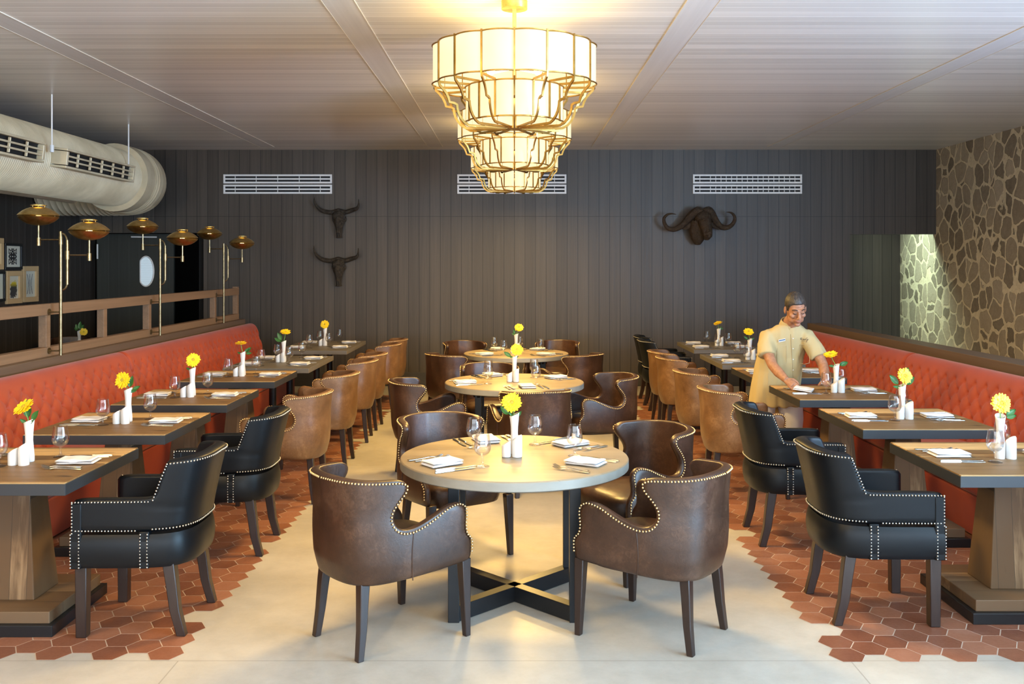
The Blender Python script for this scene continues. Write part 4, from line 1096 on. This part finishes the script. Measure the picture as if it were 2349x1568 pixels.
def cluster(name, x, y, sgn, mirror=False):
    vx, vy = x+.012*sgn, y+.045
    vase_at(vx, vy, 0.0 if not mirror else R(75 if name == 'nearest right banquette table' else 10), 'white waisted bud vase on the %s' % name)
    bl, nr, lv = FL[name]
    flower(vx, vy, ZT+.205, bl, nr, lv, 'yellow gerbera in the bud vase on the %s' % name, 1.08, hash_(name))
    shaker(.074, .0245, 0, x-.030, y-.030, 'short white slanted shaker on the %s' % name)
    shaker(.104, .0265, 0, x+.026, y-.034, 'tall white slanted shaker on the %s' % name)
def hash_(s): return sum(ord(c)*(i+3) for i, c in enumerate(s)) % 9973
for name, cx, cy, kind, L in TAB:
    if kind == 'round':
        cluster(name, cx-.012, cy-.01, 1)
        A = {'front': (212, 112, -33, 42), 'middle': (196, 118, -77, 32), 'back': (215, 118, -38, 55)}[name.split()[0]]
        for a, pos in zip(A, ('front left', 'back left', 'front right', 'back right')):
            if name.startswith('middle'): pos = {'front left': 'left', 'front right': 'front', 'back left': 'back', 'back right': 'right'}[pos]
            a = R(a); setting(cx+.585*cos(a), cy+.585*sin(a), a+pi, 'at the %s place of the %s' % (pos, name))
    else:
        left = kind[0] == 'L'; w = .425
        cluster(name, cx+(0.0 if left else .0), cy+.0, 1, mirror=not left)
        ais = (cx+w-.005, pi) if left else (cx-w+.005, 0.0); ben = (cx-w+.02, 0.0) if left else (cx+w-.02, pi)
        ys = [(cy, '')] if kind[1] == '2' else [(cy-.24*L, 'nearer '), (cy+.24*L, 'farther ')]
        for y, q in ys:
            lift = name == 'third right banquette table'
            setting(ais[0], y+.03, ais[1], 'at the %saisle-side place of the %s' % (q, name), skip=('n',) if lift else ())
            setting(ben[0], y+.05, ben[1], 'at the %sbench-side place of the %s' % (q, name))
vase_at(-5.28, 11.3, 0, 'white bud vase seen through the left railing'); flower(-5.28, 11.3, ZT+.205, (.052,0,-.01), (.5,-.7,.1), [(-.4,0,1,.10),(.1,0,1,.13),(.5,0,.9,.10),(-.6,0,.6,.07),(.6,0,.5,.07)], 'yellow gerbera with tall leaves seen through the left railing', .9, 5)
# ================================================================== THE WAITER
from mathutils.bvhtree import BVHTree
PX, PY = 2.25, 8.06
man = empty('person', (PX, PY, 0), 0, 'person in beige short-sleeved shirt and white trousers leaning over a table, setting a napkin', 'person')
MT = Matrix.Translation((-PX, -PY, 0))
def pm(): b = MB(); b.M = MT; return b
t = NT('tan_skin'); n_ = t.noise(t.obj(), 40, 4); t.p(c=t.ramp(n_, [(.35,(.30,.135,.070)),(.7,(.42,.205,.115))]), r=.55, sss=.0); M['skin'] = t.mat
t = NT('beige_shirt'); n_ = t.noise(t.obj(), 420, 2); t.p(c=(.45,.35,.17), r=.8); t.bump(n_, .15, .001); M['shirt'] = t.mat
M['trouser'] = simple('white_trousers', (.70,.70,.74), .85)
t = NT('dark_hair'); n_ = t.noise(t.mapv(t.obj(), (140, 30, 60)), 1, 3, .7); t.p(c=t.ramp(n_, [(.35,(.010,.008,.007)),(.75,(.085,.065,.05))]), r=.5); t.bump(n_, .5, .003); M['hair'] = t.mat
M['brow'] = simple('dark_brow', (.012,.008,.006), .6); M['lip'] = simple('lip', (.30,.095,.07), .4)
M['shoe'] = simple('white_shoe', (.6,.6,.6), .5); M['button'] = simple('pearl_button', (.8,.78,.7), .25)
M['badge'] = simple('badge_white', (.75,.77,.80), .3); M['badge_blue'] = simple('badge_blue', (.10,.17,.28), .3); M['thread'] = simple('dark_thread', (.06,.05,.05), .7)
HC = Vector((2.335, 7.74, 1.400)); HS = 1.04
HR = Matrix.Rotation(R(2), 3, 'Z') @ Matrix.Rotation(R(24), 3, 'X') @ Matrix.Rotation(R(-4), 3, 'Y')
hp = lambda x, y, z: HC + HR @ (Vector((x, y, z))*HS)
b = pm()
def hb(c, r): b.ball(hp(*c), tuple(q*HS for q in r), 20, 14, rot=HR)
hb((0,.012,.040), (.074,.094,.086)); hb((0,-.032,-.008), (.063,.062,.086)); hb((0,-.034,-.064), (.053,.056,.046)); hb((0,-.076,-.098), (.024,.020,.019))
for s in (-1, 1):
    hb((s*.040,-.066,-.022), (.024,.022,.022)); hb((s*.031,-.0795,.012), (.0165,.0125,.011)); hb((s*.080,.006,-.006), (.009,.019,.033)); hb((s*.013,-.112,-.033), (.0095,.010,.0085))
    hb((s*.038,-.030,-.070), (.022,.040,.030))
b.tube([hp(-.050,-.068,.030), hp(-.028,-.086,.033), hp(0,-.091,.028), hp(.028,-.086,.033), hp(.050,-.068,.030)], [.010,.013,.012,.013,.010], 10)
b.tube([hp(0,-.088,.024), hp(0,-.104,-.004), hp(0,-.119,-.026)], [.010,.0125,.0155], 12)
hb((0,-.118,-.029), (.0145,.0135,.012)); hb((0,-.086,-.060), (.031,.020,.021)); hb((0,-.098,-.054), (.019,.008,.006)); hb((0,-.095,-.0665), (.018,.009,.0065))
b.tube([hp(0,.025,-.03), hp(0,.020,-.085), Vector((2.325,7.85,1.275)), Vector((2.31,7.90,1.20))], [.060,.058,.062,.08], 20)
# torso + limbs under the clothes
b.tube([(2.25,8.06,.82),(2.26,8.03,.98),(2.285,7.97,1.10),(2.305,7.92,1.18),(2.315,7.89,1.23)], [.11,.105,.10,.085,.06], 20)
b.tube([(2.19,7.92,1.175),(2.145,7.90,1.16),(2.125,7.80,1.02),(2.14,7.72,.935),(2.168,7.64,.885),(2.203,7.53,.833)], [.045,.050,.046,.041,.042,.027], 16)
b.tube([(2.43,7.89,1.175),(2.475,7.86,1.16),(2.535,7.80,1.03),(2.562,7.73,.935),(2.555,7.68,.885),(2.54,7.60,.825)], [.045,.050,.046,.041,.042,.027], 16)
for x0, x1 in ((2.18, 2.15), (2.37, 2.385)):
    b.tube([(x0,8.07,.84),(x0,8.06,.72),(x1,8.05,.44),(x1,8.10,.22),(x1,8.11,.07)], [.085,.085,.052,.050,.038], 14)
# right hand
wr = Vector((2.203,7.53,.833)); d = Vector((.50,-.70,-.50)).normalized(); s_ = Vector((-.15,.55,.60)); s_ = (s_-d*s_.dot(d)).normalized(); nn = d.cross(s_).normalized()
if nn.x < 0: nn = -nn
b.tube([wr-d*.01, wr+d*.02, wr+d*.05, wr+d*.072], [.026,.030,.032,.028], 14, flat=.62, up=nn)
for k, (o_, L) in enumerate(((.027,.062),(.009,.068),(-.009,.064),(-.026,.052))):
    p0 = wr+d*.066+s_*o_; 
    b.tube([p0-d*.02, p0, p0+d*L*.40+nn*.006, p0+d*L*.72+nn*.020, p0+d*L*.90+nn*.036], [.0105,.0100,.0095,.0088,.0075], 10)
b.tube([wr+d*.012+s_*.022, wr+d*.030+s_*.042+nn*.012, wr+d*.058+s_*.048+nn*.026, wr+d*.082+s_*.042+nn*.036], [.013,.0125,.0105,.0085], 10)
# left hand resting on the table
wl = Vector((2.54,7.60,.825)); dl = Vector((-.10,-.86,-.50)).normalized(); sl = Vector((1,-.1,0)); sl = (sl-dl*sl.dot(dl)).normalized(); nl = Vector((0,0,-1))
b.tube([wl-dl*.01, wl+dl*.02, wl+dl*.05+Vector((0,0,.004)), wl+dl*.072+Vector((0,0,.008))], [.026,.030,.034,.031], 14, flat=.55)
for o_, L in ((-.028,.062),(-.010,.070),(.009,.066),(.027,.052)):
    p0 = wl+dl*.066+sl*o_+Vector((0,0,.008)); f_ = Vector((o_*2.0,-1,-.02)).normalized()
    b.tube([p0-dl*.02, p0, p0+f_*L*.45, p0+f_*L*.78+Vector((0,0,-.003)), p0+f_*L+Vector((0,0,-.008))], [.0105,.0100,.0095,.0088,.0075], 10)
b.tube([wl+dl*.012-sl*.022, wl+dl*.035-sl*.044, wl+dl*.060-sl*.060, wl+dl*.078-sl*.068+Vector((0,0,.004))], [.013,.012,.0105,.0085], 10)
body = b.build('body', M['skin'], man, smooth=180); remesh(body, .0042, 2, .5); body.data.materials.clear(); body.data.materials.append(M['skin'])
# face details
for s in (-1, 1):
    b = pm(); b.tube(smooth_path([hp(s*.054,-.0785,.034), hp(s*.038,-.0985,.044), hp(s*.016,-.1060,.0385)], 4), [.0026,.003,.0036,.004,.0044,.0046,.0046,.0044,.004][:9], 8, flat=.8)
    b.build('eyebrow', M['brow'], man, smooth=180)
    b = pm(); b.tube(smooth_path([hp(s*.046,-.0855,.0055), hp(s*.032,-.0950,.0015), hp(s*.017,-.0925,.0065)], 4), [.0012,.0018,.0022,.0026,.0028,.0026,.0022,.0018,.0012], 8); b.build('eye', M['brow'], man, smooth=180)
b = pm(); b.tube(smooth_path([hp(-.030,-.092,-.053), hp(-.013,-.107,-.0585), hp(0,-.1095,-.0600), hp(.013,-.107,-.0585), hp(.030,-.092,-.053)], 3), [.0012,.0018,.0026,.003,.0032,.0034,.0036,.0034,.0032,.003,.0026,.0018,.0012], 8); b.build('mouth', M['lip'], man, smooth=180)
# hair cap
b = pm()
import bisect
hl = [(0,.076),(30,.074),(48,.060),(58,.030),(66,-.012),(76,-.014),(84,.022),(100,.026),(116,-.010),(140,-.055),(180,-.062)]
def hline(a):
    a = abs(a)
    for (a0,z0),(a1,z1) in zip(hl, hl[1:]):
        if a <= a1: return z0+(z1-z0)*(a-a0)/(a1-a0)
    return hl[-1][1]
def hairfn(u, v):
    ph = -180+360*u; th = .001+ (pi*.80)*v
    x = sin(R(ph))*sin(th); y = -cos(R(ph))*sin(th); z = cos(th)
    base = Vector((x*.0795, .014+y*.1005, .044+z*.0935))
    k = base.z - hline(ph); f = max(0, min(1, .5+k/.010))
    wv = .0012*sin(ph*1.1+v*9)
    sc = .90+.10*f
    return hp(*(Vector((0,.014,.040)) + (base-Vector((0,.014,.040)))*(sc+wv*f*8)))
b.grid(hairfn, 72, 36); b.build('hair', M['hair'], man, smooth=180, fix=False)
# shirt
b = pm()
def ell(cx, cy, z, a, c, n=36, sq=.85):
    return [(cx+a*math.copysign(abs(cos(2*pi*k/n))**sq, cos(2*pi*k/n)), cy+c*math.copysign(abs(sin(2*pi*k/n))**sq, sin(2*pi*k/n)), z) for k in range(n)]
secs = [(2.250,8.05,.555,.212,.150),(2.252,8.05,.62,.210,.150),(2.258,8.045,.74,.205,.148),(2.272,8.035,.86,.200,.142),(2.285,8.01,.98,.198,.138),(2.297,7.97,1.08,.203,.135),(2.305,7.935,1.15,.205,.125),(2.310,7.915,1.195,.185,.11),(2.318,7.895,1.232,.135,.090),(2.322,7.875,1.262,.088,.074)]
b.loft([ell(*q) for q in secs])
b.tube([(2.20,7.92,1.165),(2.152,7.905,1.155),(2.125,7.86,1.09),(2.120,7.805,1.005)], [.064,.072,.074,.076], 22)
b.tube([(2.42,7.90,1.165),(2.468,7.87,1.155),(2.512,7.835,1.08),(2.548,7.79,.995)], [.064,.071,.074,.075], 22)
sh = b.build('shirt', M['shirt'], man, smooth=180); remesh(sh, .0085, 4, .6); sh.data.materials.clear(); sh.data.materials.append(M['shirt'])
me = sh.data
from mathutils import noise as mn
for v in me.vertices:
    c = v.co; n = v.normal; k = mn.noise(Vector((c.x*22, c.y*22, c.z*3.2)))*.0085 + mn.noise(Vector((c.x*9+5, c.y*9, c.z*5)))*.008
    low = max(0, .75-c.z)*.08*sin(atan2(c.y, c.x)*9); v.co = c + n*(k+low*.5)
sh.data.shade_smooth()
# trousers
b = pm()
for x0, x1 in ((2.165, 2.14), (2.365, 2.395)):
    b.tube([(x0+(2.265-x0)*.3,8.06,.86),(x0,8.06,.74),((x0+x1)/2,8.05,.58),(x1,8.04,.44),(x1,8.08,.25),(x1,8.10,.045)], [.09,.102,.108,.098,.090,.088], 20)
tr = b.build('trousers', M['trouser'], man, smooth=180); remesh(tr, .010, 3, .5); tr.data.materials.clear(); tr.data.materials.append(M['trouser'])
for x in (2.14, 2.395):
    b = pm(); b.ball((x, 8.06, .045), (.052,.14,.045), 16, 10); b.build('shoe', M['shoe'], man, smooth=180)
# details seated on the shirt front
bv = BVHTree.FromPolygons([tuple(v.co + Vector((PX, PY, 0))) for v in me.vertices], [tuple(p.vertices) for p in me.polygons])
def onshirt(px, py, lift=.002):
    o = Vector((0, 0, CZ)); dr_ = Vector(((px-CX)/F, 1, -(py-HY)/F)).normalized()
    h = bv.ray_cast(o, dr_)
    if h[0] is None: return o+dr_*7.9, -dr_
    n = h[1]; n = -n if n.dot(dr_) > 0 else n
    return h[0]+n*lift, n
b = pm()   # stand collar
cc = Vector((2.322, 7.868, 1.262)); cn = Vector((.06,-.42,.80)).normalized(); cu = Vector((1,0,0)); cu = (cu-cn*cu.dot(cn)).normalized(); cv = cn.cross(cu)
def cring(rad, h, k=.93): return [cc + cu*(rad*cos(a)) + cv*(rad*k*sin(a)) + cn*h for a in [-pi/2+.14+(2*pi-.28)*i/30 for i in range(31)]]
b.loft([cring(.084,-.012), cring(.079,.012), cring(.075,.034), cring(.072,.040), cring(.068,.036), cring(.070,-.012)], cap=False, closed=False)
b.build('collar', M['shirt'], man, smooth=180)
b = pm(); P = [onshirt(1814+.05*(y-765), y, .0015)[0] for y in range(766, 884, 6)]; b.tube(P, .0022, 6); b.build('placket', simple('shirt_shadow_seam', (.36,.29,.16), .8), man)
for y in (776, 799, 824, 848, 870):
    b = pm(); p, n = onshirt(1819, y, .003); b.ball(p, (.0055,.0055,.0025), 10, 6, rot=n.to_track_quat('Z', 'Y').to_matrix()); b.build('button', M['button'], man, smooth=180)
b = pm()
def strip(b, pts, wd): b.tube(pts, wd, 5)
for x0, x1, y0, y1 in ((1783,1804,792,832),(1834,1857,790,832),(1762,1795,857,905)):
    pts = [onshirt(x, y, .0012)[0] for x, y in ((x0,y0),((x0+x1)/2,y0),(x1,y0),(x1,(y0+y1)/2),(x1,y1),((x0+x1)/2,y1+3),(x0,y1),(x0,(y0+y1)/2),(x0,y0))]
    strip(b, pts, .0016)
b.build('pocket_seam', simple('shirt_seam', (.44,.36,.21), .8), man)
def patch(px0, px1, py0, py1, sl_, lift, mat, name, par):
    b = pm(); c = [onshirt(px0, py0+sl_, lift)[0], onshirt(px1, py0, lift)[0], onshirt(px1, py1, lift)[0], onshirt(px0, py1+sl_, lift)[0]]
    n = (c[1]-c[0]).cross(c[3]-c[0]).normalized(); n = n if n.y < 0 else -n
    b.loft([[p-n*.003 for p in c], [p+n*.002 for p in c]]); o = b.build(name, mat, par, smooth=0); return o
bd = patch(1786, 1801, 775.5, 780.5, 3.2, .006, M['badge'], 'name_badge', man)
b = pm(); c = [onshirt(1787, 779, .0095)[0], onshirt(1800.5, 776.2, .0095)[0], onshirt(1800.5, 778.6, .0095)[0], onshirt(1787, 781.6, .0095)[0]]
b.quad(*c); b.build('badge_print', M['badge_blue'], bd, smooth=0, fix=False)
b = pm()   # dark script embroidery on the left breast
for st in ([(1836.5,774),(1837,779),(1836,776),(1839,774),(1839.5,777),(1837.5,777.5),(1841,780)], [(1842,778),(1843.5,776.5),(1842.5,780),(1845,779),(1846,776.5),(1846,780),(1849,777)],
           [(1853,774),(1849.5,775.5),(1849,779.5),(1852,779),(1853,777),(1852.5,780.5),(1855,777.5)], [(1851,778),(1851.5,783),(1849,784.5),(1850,781.5)]):
    P = [onshirt(x, y, .0018)[0] for x, y in smooth_path(st, 3)]; b.tube(P, .0011, 5)
for k in range(5): b.tube([onshirt(1838+1.9*k, 782.6, .0018)[0], onshirt(1839.2+1.9*k, 782.6, .0018)[0]], .0008, 5)
b.build('embroidery', M['thread'], man)
nk = ware('n', 2.298, 7.405, R(-28), 'white folded napkin held in the hand of the person at the third right table', 'napkin', 'white folded napkins', .770); nk.rotation_euler = (R(4), R(6), R(-28))
nk.scale = (.8,.8,.9)
